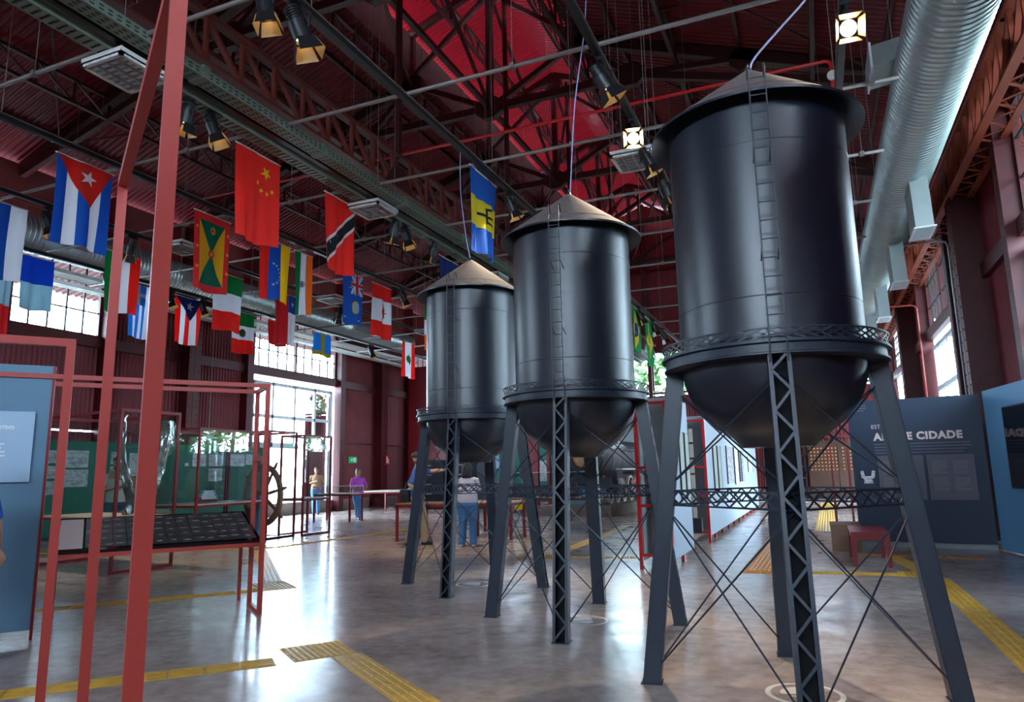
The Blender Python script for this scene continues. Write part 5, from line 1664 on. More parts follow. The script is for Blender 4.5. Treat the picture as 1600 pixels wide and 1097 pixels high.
# ------------------------------------------------------------------ tables, cases, small equipment
def table(x0, x1, y0, y1, h, label, legs=((0, 0), (1, 0), (0, 1), (1, 1)), m='deep_red', top='shelf_cream', case=0.0):
    r = empty('exhibit_table', ((x0 + x1) / 2, (y0 + y1) / 2, 0), label=label, cat='table', group='red legged exhibit tables')
    O = r.location
    b = MB(O); b.box((x0, y0, h - 0.03), (x1, y1, h)); b.build('table_top', top, r)
    b = MB(O); w = 0.025
    b.box((x0, y0, h - 0.08), (x1, y0 + 0.04, h - 0.03)); b.box((x0, y1 - 0.04, h - 0.08), (x1, y1, h - 0.03)); b.box((x0, y0, h - 0.08), (x0 + 0.04, y1, h - 0.03)); b.box((x1 - 0.04, y0, h - 0.08), (x1, y1, h - 0.03))
    b.build('apron', m, r)
    for (i, j) in legs:
        x = x0 + w if i == 0 else (x1 - w if i == 1 else x0 + (x1 - x0) * i); y = y0 + w if j == 0 else y1 - w
        b = MB(O); b.box((x - w, y - w, 0), (x + w, y + w, h - 0.03)); b.build('leg', m, r)
    if case:
        for (a, c) in (((x0, y0), (x1, y0)), ((x1, y0), (x1, y1)), ((x1, y1), (x0, y1)), ((x0, y1), (x0, y0))):
            b = MB(O); b.bar(V((*a, h + case / 2)), V((*c, h + case / 2)), 0.006, case); b.build('pane', 'glass', r)
            b = MB(O); b.bar(V((*a, h)), V((*a, h + case)), 0.012, 0.012); b.bar(V((*a, h + case)), V((*c, h + case)), 0.01, 0.01); b.build('edge', 'white_paint', r)
    return r
table(-14.75, -13.35, 18.5, 19.2, 0.87, 'red table with low glass case in front of the woman in pink', case=0.22)
table(-15.8, -10.2, 22.3, 24.2, 0.83, 'long red table carrying the green landscape model')
md = empty('landscape_model', (-12.0, 23.2, 0.83), label='green landscape model with tiny roofs on the long table', cat='model')
b = MB()
n, m_ = 26, 8
vs = []; fs = []
for j in range(m_ + 1):
    for i in range(n + 1):
        vs.append((-1.9 + 3.8 * i / n, -0.7 + 1.4 * j / m_, 0.02 + random.uniform(0.0, 0.16) * (0 < i < n) * (0 < j < m_)))
for j in range(m_):
    for i in range(n):
        a = j * (n + 1) + i; fs.append((a, a + 1, a + n + 2, a + n + 1))
b.add(vs, fs); b.build('terrain', 'model_green', md)
for k in range(14):
    x, y = random.uniform(-1.7, 1.7), random.uniform(-0.55, 0.55)
    b = MB(); b.prism([(-0.09, 0), (0.09, 0), (0.09, 0.12), (0, 0.19), (-0.09, 0.12)], (x, y, 0.08), (1, 0, 0), (0, 0, 1), 0.16); b.build('tiny_house', 'model_roof', md)
table(-8.45, -7.25, 13.35, 14.35, 0.80, 'red table frame beside the pointing man', top='wood_box')
table(-7.3, -6.1, 14.2, 15.0, 0.80, 'red table frame behind the woman in jeans', top='shelf_cream')
table(-7.65, -5.45, 17.6, 18.6, 0.76, 'red table with tall glass case in front of the locomotive', case=0.64)
table(-15.0, -11.8, 27.7, 28.6, 0.8, 'long red table along the teal wall', top='shelf_cream')
# models in the tall case
for k, x in enumerate((-7.3, -6.7, -6.05)):
    mo = empty('rail_model', (x, 18.1, 0.76), label=('left small rail model in the tall glass case', 'middle small rail model in the tall glass case', 'right small rail model in the tall glass case')[k], cat='model')
    b = MB(); b.box((-0.22, -0.1, 0.05), (0.22, 0.1, 0.16)); b.build('body', 'artefact', mo)
    b = MB(); b.tube((-0.2, 0, 0.2), (0.1, 0, 0.2), 0.07, 10); b.build('boiler', 'artefact', mo)
    b = MB(); b.tube((0.15, 0, 0.1), (0.15, 0, 0.34), 0.03, 8); b.build('stack', 'artefact', mo)
    for xx in (-0.14, 0.0, 0.14):
        b = MB(); b.lathe([(0.0, -0.11), (0.05, -0.11), (0.05, 0.11), (0.0, 0.11)], 12, (xx, 0, 0.05), 'y'); b.build('wheel', 'ink', mo)
# dark cabinet with drawers behind the man
dc = empty('dark_cabinet', (-8.2, 15.9, 0.0), label='dark drawer cabinet on legs behind the pointing man', cat='cabinet')
O = dc.location
b = MB(O); b.box((-9.35, 15.6, 0.55), (-7.6, 16.2, 1.75)); b.build('body', 'cabinet_dark', dc)
for j in range(5):
    for (xa, xb) in ((-9.3, -8.5), (-8.45, -7.65)):
        b = MB(O); b.box((xa, 15.57, 0.6 + 0.23 * j), (xb, 15.6, 0.6 + 0.23 * j + 0.2)); dw = b.build('drawer', 'cabinet_dark', dc)
        b = MB(O); b.box(((xa + xb) / 2 - 0.08, 15.55, 0.69 + 0.23 * j), ((xa + xb) / 2 + 0.08, 15.57, 0.71 + 0.23 * j)); b.build('handle', 'alu', dw)
for x in (-9.3, -7.65):
    for y in (15.65, 16.15):
        b = MB(O); b.box((x - 0.03, y - 0.03, 0), (x + 0.03, y + 0.03, 0.55)); b.build('leg', 'deep_red', dc)
# yellow bag hanging on the glass case table
ys = empty('yellow_bag', (-7.32, 17.57, 0.42), label='yellow cloth bag hanging at the edge of the glass case table', cat='bag')
b = MB(); b.prism([(-0.15, 0.0), (0.13, 0.04), (0.1, 0.27), (-0.07, 0.27)], (0, 0, 0), (1, 0, 0), (0, 0, 1), 0.05); b.build('pouch', 'yellow_sign', ys)
b = MB(); b.poly([(-0.05, 0, 0.26), (0.0, 0, 0.36), (0.07, 0, 0.26)], 0.008, 6); b.build('strap', 'yellow_sign', ys)
# exit sign, fire sign, extinguisher
es = empty('exit_sign', (XL + 0.12, 25.35, 2.06), label='small green exit sign on the left wall', cat='sign')
b = MB(); b.box((-0.03, -0.28, -0.13), (0.0, 0.28, 0.13)); b.build('plate', 'exit_green', es)
b = MB(); b.box((0.0, 0.02, -0.09), (0.004, 0.2, 0.09)); b.prism([(-0.2, 0.0), (-0.08, 0.07), (-0.08, 0.03), (-0.01, 0.03), (-0.01, -0.03), (-0.08, -0.03), (-0.08, -0.07)], (0.002, 0, 0), (0, 1, 0), (0, 0, 1), 0.004); b.build('pictogram', 'print_white', es)
fs_ = empty('fire_sign', (XL + 0.64, 27.2, 2.06), label='small red and white fire sign on the left wall column', cat='sign')
b = MB(); b.box((-0.03, -0.16, -0.22), (0.0, 0.16, 0.22)); b.build('plate', 'fire_red', fs_)
b = MB(); b.box((0.0, -0.1, -0.15), (0.004, 0.02, 0.12)); b.box((0.0, -0.06, 0.12), (0.004, -0.02, 0.17)); b.box((0, 0.05, -0.15), (0.004, 0.11, 0.05)); b.build('pictogram', 'print_white', fs_)
fx = empty('fire_extinguisher', (-17.5, 28.05, 0.0), label='red fire extinguisher standing at the left wall under the model table', cat='fire extinguisher')
b = MB(); b.lathe([(0.0, 0.02), (0.1, 0.02), (0.11, 0.05), (0.11, 0.55), (0.08, 0.66), (0.04, 0.7), (0.03, 0.76), (0.0, 0.76)], 16); b.build('cylinder', 'fire_red', fx, smooth='auto')
b = MB(); b.tube((0, 0, 0.74), (0.14, 0, 0.8), 0.015, 6); b.poly([(0.05, 0, 0.76), (0.15, 0, 0.7), (0.14, 0.02, 0.3)], 0.014, 6); b.build('hose', 'black_metal', fx)
# white wall projector on a drop rod near the green wall
pj = empty('wall_camera', (-17.0, 16.3, 2.6), label='small white sensor hanging on a thin rod above the green wall', cat='sensor')
b = MB(); b.box((-0.09, -0.14, 0.0), (0.09, 0.14, 0.2)); b.build('body', 'fixture_white', pj)
b = MB(); b.tube((0, 0, 0.2), (0, 0, 4.2), 0.012, 6); b.build('rod', 'galv', pj)
b = MB(); b.tube((0.05, 0, 0.02), (0.12, 0, -0.12), 0.04, 8); b.build('lens', 'fixture_white', pj)
# ------------------------------------------------------------------ locomotive on its plinth
pl = MB((-7.1, 26.0, 0)); pl.box((-8.35, 21.75, 0.0), (-6.0, 30.4, 0.33)); pl.build('loco_plinth', 'concrete', loc=(-7.1, 26.0, 0), label='long concrete plinth under the old locomotive', cat='plinth')
lo = empty('locomotive', (-7.12, 26.0, 0.33), label='old black steam locomotive standing behind the towers', cat='locomotive')
def L(): return MB()
# local frame: y forward is -Y world (front at y = -3.4)
zb = 1.52
b = L(); b.lathe([(0.0, -3.35), (0.62, -3.35), (0.66, -3.3), (0.66, -2.3), (0.6, -2.28), (0.6, 1.6), (0.7, 1.9), (0.72, 3.0), (0.0, 3.0)], 28, (0, 0, zb), 'y'); b.build('boiler', 'loco_boiler', lo, smooth='auto')
b = L(); b.lathe([(0.0, -3.42), (0.5, -3.42), (0.56, -3.36), (0.64, -3.35), (0.68, -3.3), (0.68, -2.5)], 28, (0, 0, zb), 'y'); sb = b.build('smokebox', 'loco_black', lo, smooth='auto')
b = L(); b.lathe([(0.0, -3.5), (0.3, -3.48), (0.36, -3.44), (0.36, -3.4)], 24, (0, 0, zb + 0.03), 'y'); b.build('smokebox_door', 'loco_tan', sb, smooth='auto')
b = L(); b.lathe([(0.36, -3.5), (0.42, -3.49), (0.42, -3.42), (0.36, -3.42)], 24, (0, 0, zb + 0.03), 'y', close=True); b.build('door_ring', 'black_metal', sb)
b = L()
for k in range(16): b.ball((0.6 * cos(2 * pi * k / 16), -3.37, zb + 0.6 * sin(2 * pi * k / 16)), 0.02, 6, 4)
b.build('rivets', 'loco_black', sb)
b = L(); b.lathe([(0.2, 0.0), (0.17, 0.15), (0.17, 0.75), (0.24, 0.9), (0.26, 1.0), (0.2, 1.02)], 18, (0, -2.8, zb + 0.6)); b.build('chimney', 'loco_black', lo, smooth='auto')
for y in (-1.2, 0.4):
    b = L(); b.lathe([(0.3, 0.0), (0.3, 0.3), (0.24, 0.45), (0.12, 0.52), (0.0, 0.54)], 18, (0, y, zb + 0.52)); b.build('dome', 'loco_black', lo, smooth='auto')
b = L(); b.box((-0.14, -3.3, zb + 0.72), (0.14, -3.0, zb + 1.05)); b.lathe([(0.0, -3.36), (0.13, -3.34), (0.13, -3.3)], 14, (0, 0, zb + 0.88), 'y'); b.build('headlamp', 'loco_black', lo)
for y in (-1.9, -0.5, 0.9):
    b = L(); b.lathe([(0.605, y), (0.612, y), (0.612, y + 0.07), (0.605, y + 0.07)], 24, (0, 0, zb), 'y', close=True); b.build('boiler_band', 'loco_black', lo)
b = L(); b.box((-0.42, -3.5, 0.62), (0.42, 3.6, 0.95)); b.build('frame', 'loco_black', lo)
b = L(); b.box((-1.02, -3.75, 0.6), (1.02, -3.6, 0.86)); b.build('buffer_beam', 'loco_black', lo)
b = L(); b.prism([(-0.95, 0.6), (0.95, 0.6), (0.5, 0.05), (-0.5, 0.05)], (0, -3.85, 0), (1, 0, 0), (0, 0, 1), 0.25); b.build('pilot', 'panel_blue', lo)
for s in (-1, 1):
    b = L(); b.box((s * 1.0 - 0.12, -2.6, 1.10), (s * 1.0 + 0.12, 2.8, 1.15)); b.build('running_board', 'white_paint', lo)
    b = L(); b.lathe([(0.0, -3.2), (0.26, -3.2), (0.28, -3.15), (0.28, -2.35), (0.26, -2.3), (0.0, -2.3)], 20, (s * 0.86, 0, 0.62), 'y'); b.box((s * 0.86 - 0.2, -3.15, 0.8), (s * 0.86 + 0.2, -2.4, 1.08)); b.build('cylinder', 'loco_black', lo, smooth='auto')
    b = L(); b.lathe([(0.28, -3.0), (0.295, -3.0), (0.295, -2.5), (0.28, -2.5)], 20, (s * 0.86, 0, 0.62), 'y', close=True); b.build('cylinder_jacket', 'galv', lo, smooth='auto')
    b = L(); b.tube((s * 0.9, -2.3, 0.6), (s * 0.9, -0.4, 0.5), 0.03, 6); b.bar((s * 0.92, -1.0, 0.45), (s * 0.92, 2.2, 0.45), 0.05, 0.1); b.build('side_rod', 'galv', lo)
    for (y, rw) in ((-2.85, 0.27), (-2.0, 0.27), (-1.1, 0.29), (-0.1, 0.45), (0.95, 0.45), (2.0, 0.45)):
        w = empty('wheel', (s * 0.72, y, rw)); w.parent = lo
        b = L(); b.lathe([(rw - 0.07, -0.05), (rw, -0.05), (rw, 0.05), (rw - 0.07, 0.05)], 28, (0, 0, 0), 'x', close=True); b.build('rim', 'loco_rim', w, smooth='auto')
        b = L()
        for k in range(10): b.bar((0, 0, 0), (0, (rw - 0.04) * cos(2 * pi * k / 10), (rw - 0.04) * sin(2 * pi * k / 10)), 0.03, 0.04, (1, 0, 0))
        b.build('spokes', 'loco_black', w)
        b = L(); b.lathe([(0.0, -0.08), (0.09, -0.08), (0.09, 0.08), (0.0, 0.08)], 14, (0, 0, 0), 'x'); b.build('hub', 'loco_black', w)
b = L(); b.box((-1.05, 3.0, 0.95), (1.05, 3.05, 2.2)); b.box((-1.05, 3.0, 0.95), (-1.0, 4.6, 2.0)); b.box((1.0, 3.0, 0.95), (1.05, 4.6, 2.0)); b.box((-1.15, 2.9, 3.0), (1.15, 4.8, 3.08))
for x in (-1.02, 1.02):
    for y in (3.04, 4.55): b.box((x - 0.04, y - 0.04, 2.0), (x + 0.04, y + 0.04, 3.0))
b.build('cab', 'loco_black', lo)
b = L()
for s in (-1, 1): b.tube((s * 0.64, -2.6, 1.8), (s * 0.64, 2.8, 1.85), 0.02, 6)
b.build('handrail', 'galv', lo)
b = L()
for s in (-0.72, 0.72): b.box((s - 0.04, -4.0, 0.0), (s + 0.04, 4.9, 0.02))
b.build('rails', 'loco_black', lo)
# person-height pale pipe beside the locomotive
# ------------------------------------------------------------------ people
for n_, c, r_ in (('skin', rgb(196, 140, 112), 0.5), ('skin_dark', rgb(170, 112, 86), 0.5), ('hair_black', rgb(26, 22, 24), 0.6), ('hair_brown', rgb(58, 42, 36), 0.6), ('hair_grey', rgb(96, 76, 66), 0.6), ('cloth_blue', rgb(50, 90, 156), 0.8), ('cloth_beige', rgb(170, 148, 118), 0.8),
                  ('cloth_white', rgb(206, 200, 216), 0.8), ('denim', rgb(70, 122, 172), 0.8), ('cloth_tan', rgb(186, 132, 96), 0.8), ('cloth_navy', rgb(38, 44, 84), 0.8), ('cloth_grey', rgb(190, 180, 172), 0.8), ('shoe_black', rgb(22, 22, 26), 0.5), ('shoe_white', rgb(210, 208, 206), 0.5),
                  ('shirt_bright', rgb(24, 108, 190), 0.8), ('cloth_pale', rgb(150, 170, 190), 0.8), ('eye_white', rgb(220, 214, 208), 0.3)):
    mat(n_, c, r_, var=0.12, vscale=9)
mat('cloth_pink', rgb(244, 44, 140), 0.8, var=1, vscale=8, two=rgb(110, 90, 214))

def capsule(mb, pts, rads, n=12, sx=1.0, sy=1.0):
    """tapered tube through pts with rounded ends"""
    pts = [V(p) for p in pts]
    P, Rr = [], []
    d0 = (pts[0] - pts[1]).normalized(); d1 = (pts[-1] - pts[-2]).normalized()
    for t in (0.98, 0.7, 0.35): P.append(pts[0] + d0 * rads[0] * t * 0.8); Rr.append(rads[0] * sqrt(max(0.0, 1 - t * t)))
    P += pts; Rr += rads
    for t in (0.35, 0.7, 0.98): P.append(pts[-1] + d1 * rads[-1] * t * 0.8); Rr.append(rads[-1] * sqrt(max(0.0, 1 - t * t)))
    mb.poly(P, Rr, n)

def loft(mb, secs, n=18):
    """closed vertical loft; secs = (x, y, z, rx, ry)"""
    vs = []; fs = []
    for (x, y, z, rx, ry) in secs:
        for k in range(n):
            a = 2 * pi * k / n
            vs.append(V((x + rx * cos(a), y + ry * sin(a), z)))
    for i in range(len(secs) - 1):
        for k in range(n):
            k2 = (k + 1) % n
            fs.append((i * n + k, i * n + k2, (i + 1) * n + k2, (i + 1) * n + k))
    fs.append(tuple(range(n))[::-1]); fs.append(tuple((len(secs) - 1) * n + k for k in range(n)))
    mb.add(vs, fs)

def remesh(o, size):
    m = o.modifiers.new('blend', 'REMESH'); m.mode = 'VOXEL'; m.voxel_size = size; m.use_smooth_shade = True
    s = o.modifiers.new('soften', 'SMOOTH'); s.factor = 0.5; s.iterations = 3

def person(loc, rz, h, label, skin, shirt, trousers, shoes, hair, pose, hair_style='short', girth=1.0, voxel=0.012, beard=False, sleeve=0.5, extra=None):
    """figure facing local -Y; pose keys: elbow_l/r, wrist_l/r (local, for a 1.75 m body), foot_l/r, head yaw"""
    s = h / 1.75
    r = empty('person', loc, rz, label=label, cat='person', group=None)
    r.scale = (s, s, s)
    g = girth
    hipz = 0.92
    hips = {'l': V((0.095, 0, hipz)), 'r': V((-0.095, 0, hipz))}
    foot = {'l': V(pose.get('foot_l', (0.11, 0.0, 0.0))), 'r': V(pose.get('foot_r', (-0.11, 0.02, 0.0)))}
    knee = {}
    for k in 'lr':
        m = (hips[k] + foot[k] + V((0, 0, 0.08))) / 2
        knee[k] = V((m.x, m.y - 0.03 + pose.get('knee_' + k, 0.0), 0.5))
    sh = {'l': V((0.175 * (0.6 + 0.4 * g), 0.01, 1.42)), 'r': V((-0.175 * (0.6 + 0.4 * g), 0.01, 1.42))}
    el = {'l': V(pose.get('elbow_l', (0.25, 0.04, 1.14))), 'r': V(pose.get('elbow_r', (-0.25, 0.04, 1.14)))}
    wr = {'l': V(pose.get('wrist_l', (0.25, -0.06, 0.89))), 'r': V(pose.get('wrist_r', (-0.25, -0.06, 0.89)))}
    b = MB()
    # trunk and neck
    loft(b, [(0, 0, 0.86, 0.13, 0.09), (0, 0, 0.95, 0.15 * g, 0.105 * g), (0, 0, 1.1, 0.13 * g, 0.095 * g), (0, 0, 1.25, 0.145, 0.1), (0, 0, 1.38, 0.16, 0.095), (0, 0.005, 1.45, 0.10, 0.075), (0, 0.005, 1.5, 0.056, 0.056), (0, -0.005, 1.56, 0.053, 0.055), (0, -0.01, 1.6, 0.05, 0.055)])
    # head
    hy = pose.get('head', 0.0)
    def HZ(z): return 1.515 + (z - 1.525) * 1.1
    def HS(secs): return [(x * 1.14, y * 1.14, HZ(z), rx * 1.17, ry * 1.14) for (x, y, z, rx, ry) in secs]
    def H(x, y, z): return V(((x * cos(hy) - y * sin(hy)) * 1.14, (x * sin(hy) + y * cos(hy)) * 1.14 - 0.012, HZ(z)))
    loft(b, HS([(0, -0.02, 1.525, 0.03, 0.035), (0, -0.022, 1.545, 0.05, 0.062), (0, -0.018, 1.58, 0.063, 0.08), (0, -0.01, 1.63, 0.072, 0.092), (0, -0.005, 1.68, 0.074, 0.096), (0, 0.0, 1.72, 0.064, 0.085), (0, 0.0, 1.745, 0.035, 0.05)]))
    b.ball(H(0, -0.105, 1.618), 0.016, 8, 6, (0.8, 1.0, 1.5))
    b.ball(H(0, -0.092, 1.572), 0.02, 8, 6, (1.1, 0.6, 0.5))
    b.ball(H(0, -0.09, 1.545), 0.018, 8, 6, (1.2, 0.8, 0.8))
    for sx in (-1, 1): b.ball(H(sx * 0.076, 0.004, 1.628), 0.022, 8, 6, (0.4, 0.8, 1.3))
    for k in 'lr':
        sx = 1 if k == 'l' else -1
        capsule(b, [sh[k], (sh[k] + el[k]) / 2, el[k]], [0.052, 0.044, 0.038])
        capsule(b, [el[k], el[k].lerp(wr[k], 0.4), wr[k]], [0.038, 0.039, 0.026])
        d = (wr[k] - el[k]).normalized()
        side = d.cross(V((0, 1, 0)) if abs(d.y) < 0.8 else V((0, 0, 1))).normalized()
        hd = wr[k] + d * 0.085
        capsule(b, [wr[k], wr[k] + d * 0.05, hd], [0.026, 0.034, 0.03])
        nn_ = d.cross(side)
        for i in range(4):
            o = hd + side * (0.0135 * (i - 1.5) * 1.5)
            ln = (0.065, 0.08, 0.075, 0.055)[i]
            capsule(b, [o, o + d * ln * 0.55 + nn_ * 0.006, o + d * ln + nn_ * 0.022], [0.0105, 0.0095, 0.0085], 8)
        th = wr[k] + d * 0.035 - side * 0.028
        capsule(b, [th, th + d * 0.03 - side * 0.02, th + d * 0.06 - side * 0.024], [0.013, 0.011, 0.009], 8)
        capsule(b, [hips[k], knee[k], foot[k] + V((0, 0.0, 0.09))], [0.078, 0.052, 0.038])
        capsule(b, [foot[k] + V((0, 0.03, 0.05)), foot[k] + V((0, -0.1, 0.035))], [0.036, 0.03])
    body = b.build('body', skin, r); remesh(body, voxel)
    # shirt
    b = MB()
    loft(b, [(0, 0, 0.93, 0.172 * g, 0.128 * g), (0, 0, 1.0, 0.172 * g, 0.13 * g), (0, -0.005, 1.12, 0.164 * g, 0.128 * g), (0, -0.005, 1.26, 0.17 * (0.7 + 0.3 * g), 0.13), (0, 0, 1.38, 0.172 * (0.7 + 0.3 * g), 0.115), (0, 0.005, 1.45, 0.135, 0.085), (0, 0.005, 1.485, 0.07, 0.066)])
    for k in 'lr':
        e = sh[k].lerp(el[k], min(1.0, sleeve * 1.75))
        pts = [sh[k] + (V((0, 0, 0.0)) - V((sh[k].x, 0, 0)) * 0.25), sh[k], e]
        rr = [0.062, 0.062, 0.056]
        if sleeve > 0.9: pts.append(wr[k].lerp(el[k], 0.15)); rr.append(0.04)
        capsule(b, pts, rr)
    o = b.build('shirt', shirt, r); remesh(o, voxel)
    b = MB()
    loft(b, [(0, 0, 0.80, 0.15 * g, 0.1 * g), (0, 0, 0.88, 0.178 * g, 0.13 * g), (0, 0, 0.95, 0.168 * g, 0.124 * g), (0, 0, 0.985, 0.16 * g, 0.12 * g)])
    for k in 'lr':
        capsule(b, [hips[k] + V((0, 0, -0.02)), hips[k].lerp(knee[k], 0.5), knee[k], knee[k].lerp(foot[k], 0.55), foot[k] + V((0, 0.012, 0.09))], [0.098 * g, 0.088 * g, 0.074 * (0.4 + 0.6 * g), 0.07 * (0.4 + 0.6 * g), 0.068 * (0.4 + 0.6 * g)])
    o = b.build('trousers', trousers, r); remesh(o, voxel)
    for k in 'lr':
        b = MB()
        capsule(b, [foot[k] + V((0, 0.045, 0.048)), foot[k] + V((0, -0.03, 0.05)), foot[k] + V((0, -0.13, 0.036))], [0.044, 0.046, 0.036])
        o = b.build('shoe', shoes, r, smooth=True)
    # hair, eyes, beard
    b = MB()
    loft(b, HS([(0, 0.012, 1.655 if hair_style == 'short' else 1.62, 0.077, 0.092), (0, 0.014, 1.70, 0.082, 0.1), (0, 0.008, 1.74, 0.072, 0.09), (0, 0.004, 1.768, 0.035, 0.05)]))
    if hair_style == 'bob':
        loft(b, HS([(0, 0.05, 1.47, 0.085, 0.05), (0, 0.045, 1.53, 0.098, 0.07), (0, 0.035, 1.62, 0.092, 0.085), (0, 0.02, 1.70, 0.084, 0.098)]))
    elif hair_style == 'long':
        loft(b, HS([(0.02, 0.06, 1.40, 0.05, 0.03), (0.01, 0.06, 1.5, 0.075, 0.05), (0, 0.045, 1.6, 0.088, 0.07), (0, 0.02, 1.70, 0.084, 0.098)]))
    o = b.build('hair', hair, r); remesh(o, voxel * 0.8)
    for sx in (-1, 1):
        b = MB(); b.ball(H(sx * 0.03, -0.093, 1.645), 0.011, 8, 6); b.build('eye', 'eye_white', r)
        b = MB(); b.ball(H(sx * 0.03, -0.101, 1.645), 0.006, 8, 6); b.build('pupil', 'hair_black', r)
        b = MB(); b.obox(H(sx * 0.03, -0.097, 1.668), (0.018, 0, 0), (0, 0.006, 0), (0, 0, 0.004)); b.build('eyebrow', hair, r)
    b = MB(); b.obox(H(0, -0.101, 1.573), (0.022, 0, 0), (0, 0.004, 0), (0, 0, 0.0035)); b.build('mouth', 'artefact', r)
    if beard:
        b = MB(); loft(b, HS([(0, -0.03, 1.52, 0.035, 0.04), (0, -0.028, 1.545, 0.056, 0.068), (0, -0.02, 1.575, 0.069, 0.08), (0, -0.005, 1.60, 0.072, 0.07)])); o = b.build('beard', hair, r); remesh(o, voxel * 0.8)
    return r

HEAD = lambda dx, dy: atan2(dx, -dy)      # rz so that local -Y points to (dx, dy)
person((-7.55, 12.75, 0), HEAD(1.0, 0.55), 1.84, 'bearded man in blue T-shirt and beige trousers pointing right', 'skin', 'cloth_blue', 'cloth_beige', 'shoe_black', 'hair_brown',
       dict(elbow_l=(0.28, -0.24, 1.40), wrist_l=(0.28, -0.50, 1.42), elbow_r=(-0.36, 0.14, 1.15), wrist_r=(-0.22, -0.03, 0.98), foot_l=(0.1, -0.14, 0), foot_r=(-0.1, 0.16, 0), knee_l=-0.02), beard=True, voxel=0.009, girth=1.06)
person((-6.42, 12.75, 0), HEAD(-0.2, 1.0), 1.59, 'woman in white T-shirt and blue jeans seen from behind', 'skin', 'cloth_white', 'denim', 'shoe_white', 'hair_black',
       dict(elbow_l=(0.27, 0.0, 1.16), wrist_l=(0.16, -0.2, 1.1), elbow_r=(-0.27, -0.02, 1.18), wrist_r=(-0.2, -0.22, 1.25), foot_l=(0.13, 0.0, 0), foot_r=(-0.13, 0.0, 0)), 'bob', girth=1.38, voxel=0.009)
person((-17.5, 22.1, 0.0), HEAD(0.62, -0.78), 1.72, 'man in tan T-shirt and jeans standing in the bright doorway', 'skin_dark', 'cloth_tan', 'denim', 'shoe_black', 'hair_black',
       dict(elbow_r=(-0.3, 0.02, 1.16), wrist_r=(-0.06, -0.2, 1.22), elbow_l=(0.3, 0.08, 1.15), wrist_l=(0.24, -0.04, 0.93), foot_r=(-0.06, -0.12, 0), foot_l=(0.1, 0.1, 0)), girth=1.12)
person((-13.95, 19.75, 0.0), HEAD(0.7, -0.7), 1.6, 'woman in bright pink and violet top leaning at the glass case table', 'skin_dark', 'cloth_pink', 'denim', 'shoe_black', 'hair_grey',
       dict(elbow_r=(-0.27, -0.04, 1.14), wrist_r=(0.02, -0.25, 1.08), elbow_l=(0.3, -0.02, 1.14), wrist_l=(0.22, -0.27, 1.06), foot_l=(0.03, -0.1, 0), foot_r=(0.02, 0.08, 0), head=0.2), 'long', girth=1.2)
person((-12.78, 10.02, 0.0), HEAD(0.75, -0.6), 1.84, 'bearded man in pale T-shirt standing in for a reflection in the large showcase', 'skin', 'cloth_grey', 'cloth_navy', 'shoe_black', 'hair_brown',  # figure placed behind the glass instead of a mirror image in it
       dict(elbow_r=(-0.28, -0.02, 1.15), wrist_r=(-0.02, -0.22, 1.2), elbow_l=(0.26, 0.05, 1.13), wrist_l=(0.3, -0.05, 0.87)), beard=True, girth=1.05)
person((-6.42, 3.655, 0.0), HEAD(-0.6, 0.75), 1.7, 'person in blue T-shirt cut off by the left edge', 'skin', 'shirt_bright', 'cloth_navy', 'shoe_white', 'hair_brown',
       dict(elbow_r=(-0.26, 0.02, 1.14), wrist_r=(-0.26, -0.06, 0.9), foot_r=(-0.25, 0.0, 0.0)), voxel=0.010)
person((-4.78, 20.9, 0.0), HEAD(-0.9, 0.3), 1.62, 'person in white shirt and pale trousers beside the locomotive', 'skin', 'cloth_white', 'cloth_pale', 'shoe_black', 'hair_black',
       dict(elbow_l=(0.25, -0.1, 1.14), wrist_l=(0.1, -0.28, 1.15), elbow_r=(-0.25, -0.1, 1.14), wrist_r=(-0.1, -0.28, 1.12)), girth=1.1)
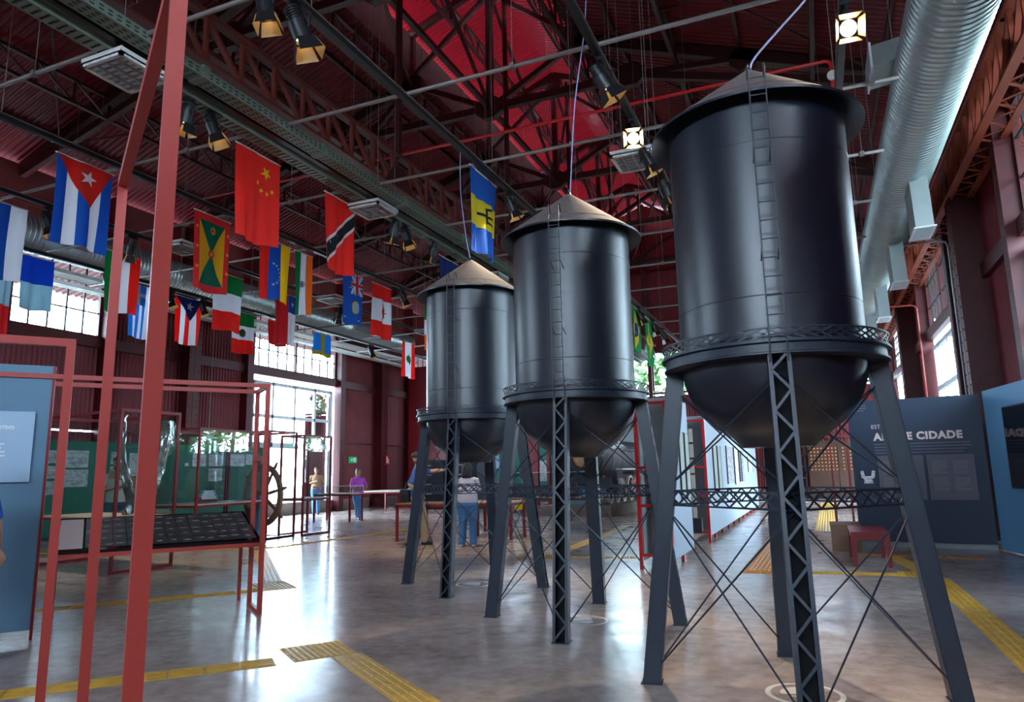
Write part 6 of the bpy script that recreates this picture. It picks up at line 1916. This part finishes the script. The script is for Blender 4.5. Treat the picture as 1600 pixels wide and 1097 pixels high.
# camera bag of the pointing man
bg = empty('shoulder_bag', (-7.83, 12.76, 0.86), label='small dark bag at the hip of the pointing man', cat='bag')
b = MB(); b.box((-0.1, -0.07, 0.0), (0.1, 0.07, 0.24)); b.build('pouch', 'shoe_black', bg)
b = MB(); b.box((-0.105, -0.075, 0.14), (0.105, 0.075, 0.245)); b.build('flap', 'cabinet_dark', bg)
b = MB(); b.poly([(-0.05, 0, 0.24), (0.05, -0.02, 0.42), (0.2, 0.02, 0.56)], 0.012, 6); b.build('strap', 'shoe_black', bg)

# ------------------------------------------------------------------ trees outside
def tree(x, y, h, r, label, seed):
    rs = random.Random(seed)
    t = empty('tree', (x, y, -0.32), label=label, cat='tree', group='trees outside the hall')
    b = MB(); b.poly([(0, 0, 0), (0.1, 0, h * 0.3), (0, 0.1, h * 0.6)], [0.25, 0.2, 0.12], 8); b.build('trunk', 'wood_brown', t, smooth=True)
    b = MB()
    for k in range(900):
        a, c = rs.uniform(0, 2 * pi), rs.uniform(-0.9, 1)
        q = V((r * sqrt(1 - c * c) * cos(a), r * sqrt(1 - c * c) * sin(a), h * 0.62 + c * h * 0.42)) * 1.0
        q = V((q.x * rs.uniform(0.6, 1), q.y * rs.uniform(0.6, 1), q.z))
        d = V((rs.uniform(-1, 1), rs.uniform(-1, 1), rs.uniform(-1, 1))).normalized(); e = d.orthogonal().normalized(); s_ = rs.uniform(0.22, 0.5)
        b.add([q - d * s_, q + e * s_ * 0.5, q + d * s_, q - e * s_ * 0.5], [(0, 1, 2, 3)])
    b.build('foliage', 'leaf', t, kind='stuff')
for k, (x, y, h, r) in enumerate(((10.5, 24.0, 8.5, 2.8), (11.5, 30.5, 9.5, 3.2), (10.0, 37.2, 8.0, 2.8), (11.0, 44.0, 9.0, 3.2), (9.0, 12.0, 8.0, 3.0))):
    tree(x, y, h, r, 'leafy tree outside the right wall, %s from the camera' % ('second', 'third', 'fourth', 'fifth', 'first')[k], 40 + k)
for k, (x, y, h, r) in enumerate(((-10.5, 43.0, 12.5, 3.4), (-5.0, 44.0, 12.0, 3.4))):
    tree(x, y, h, r, ('leafy tree behind the end windows, left one', 'leafy tree behind the end windows, right one')[k], 60 + k)
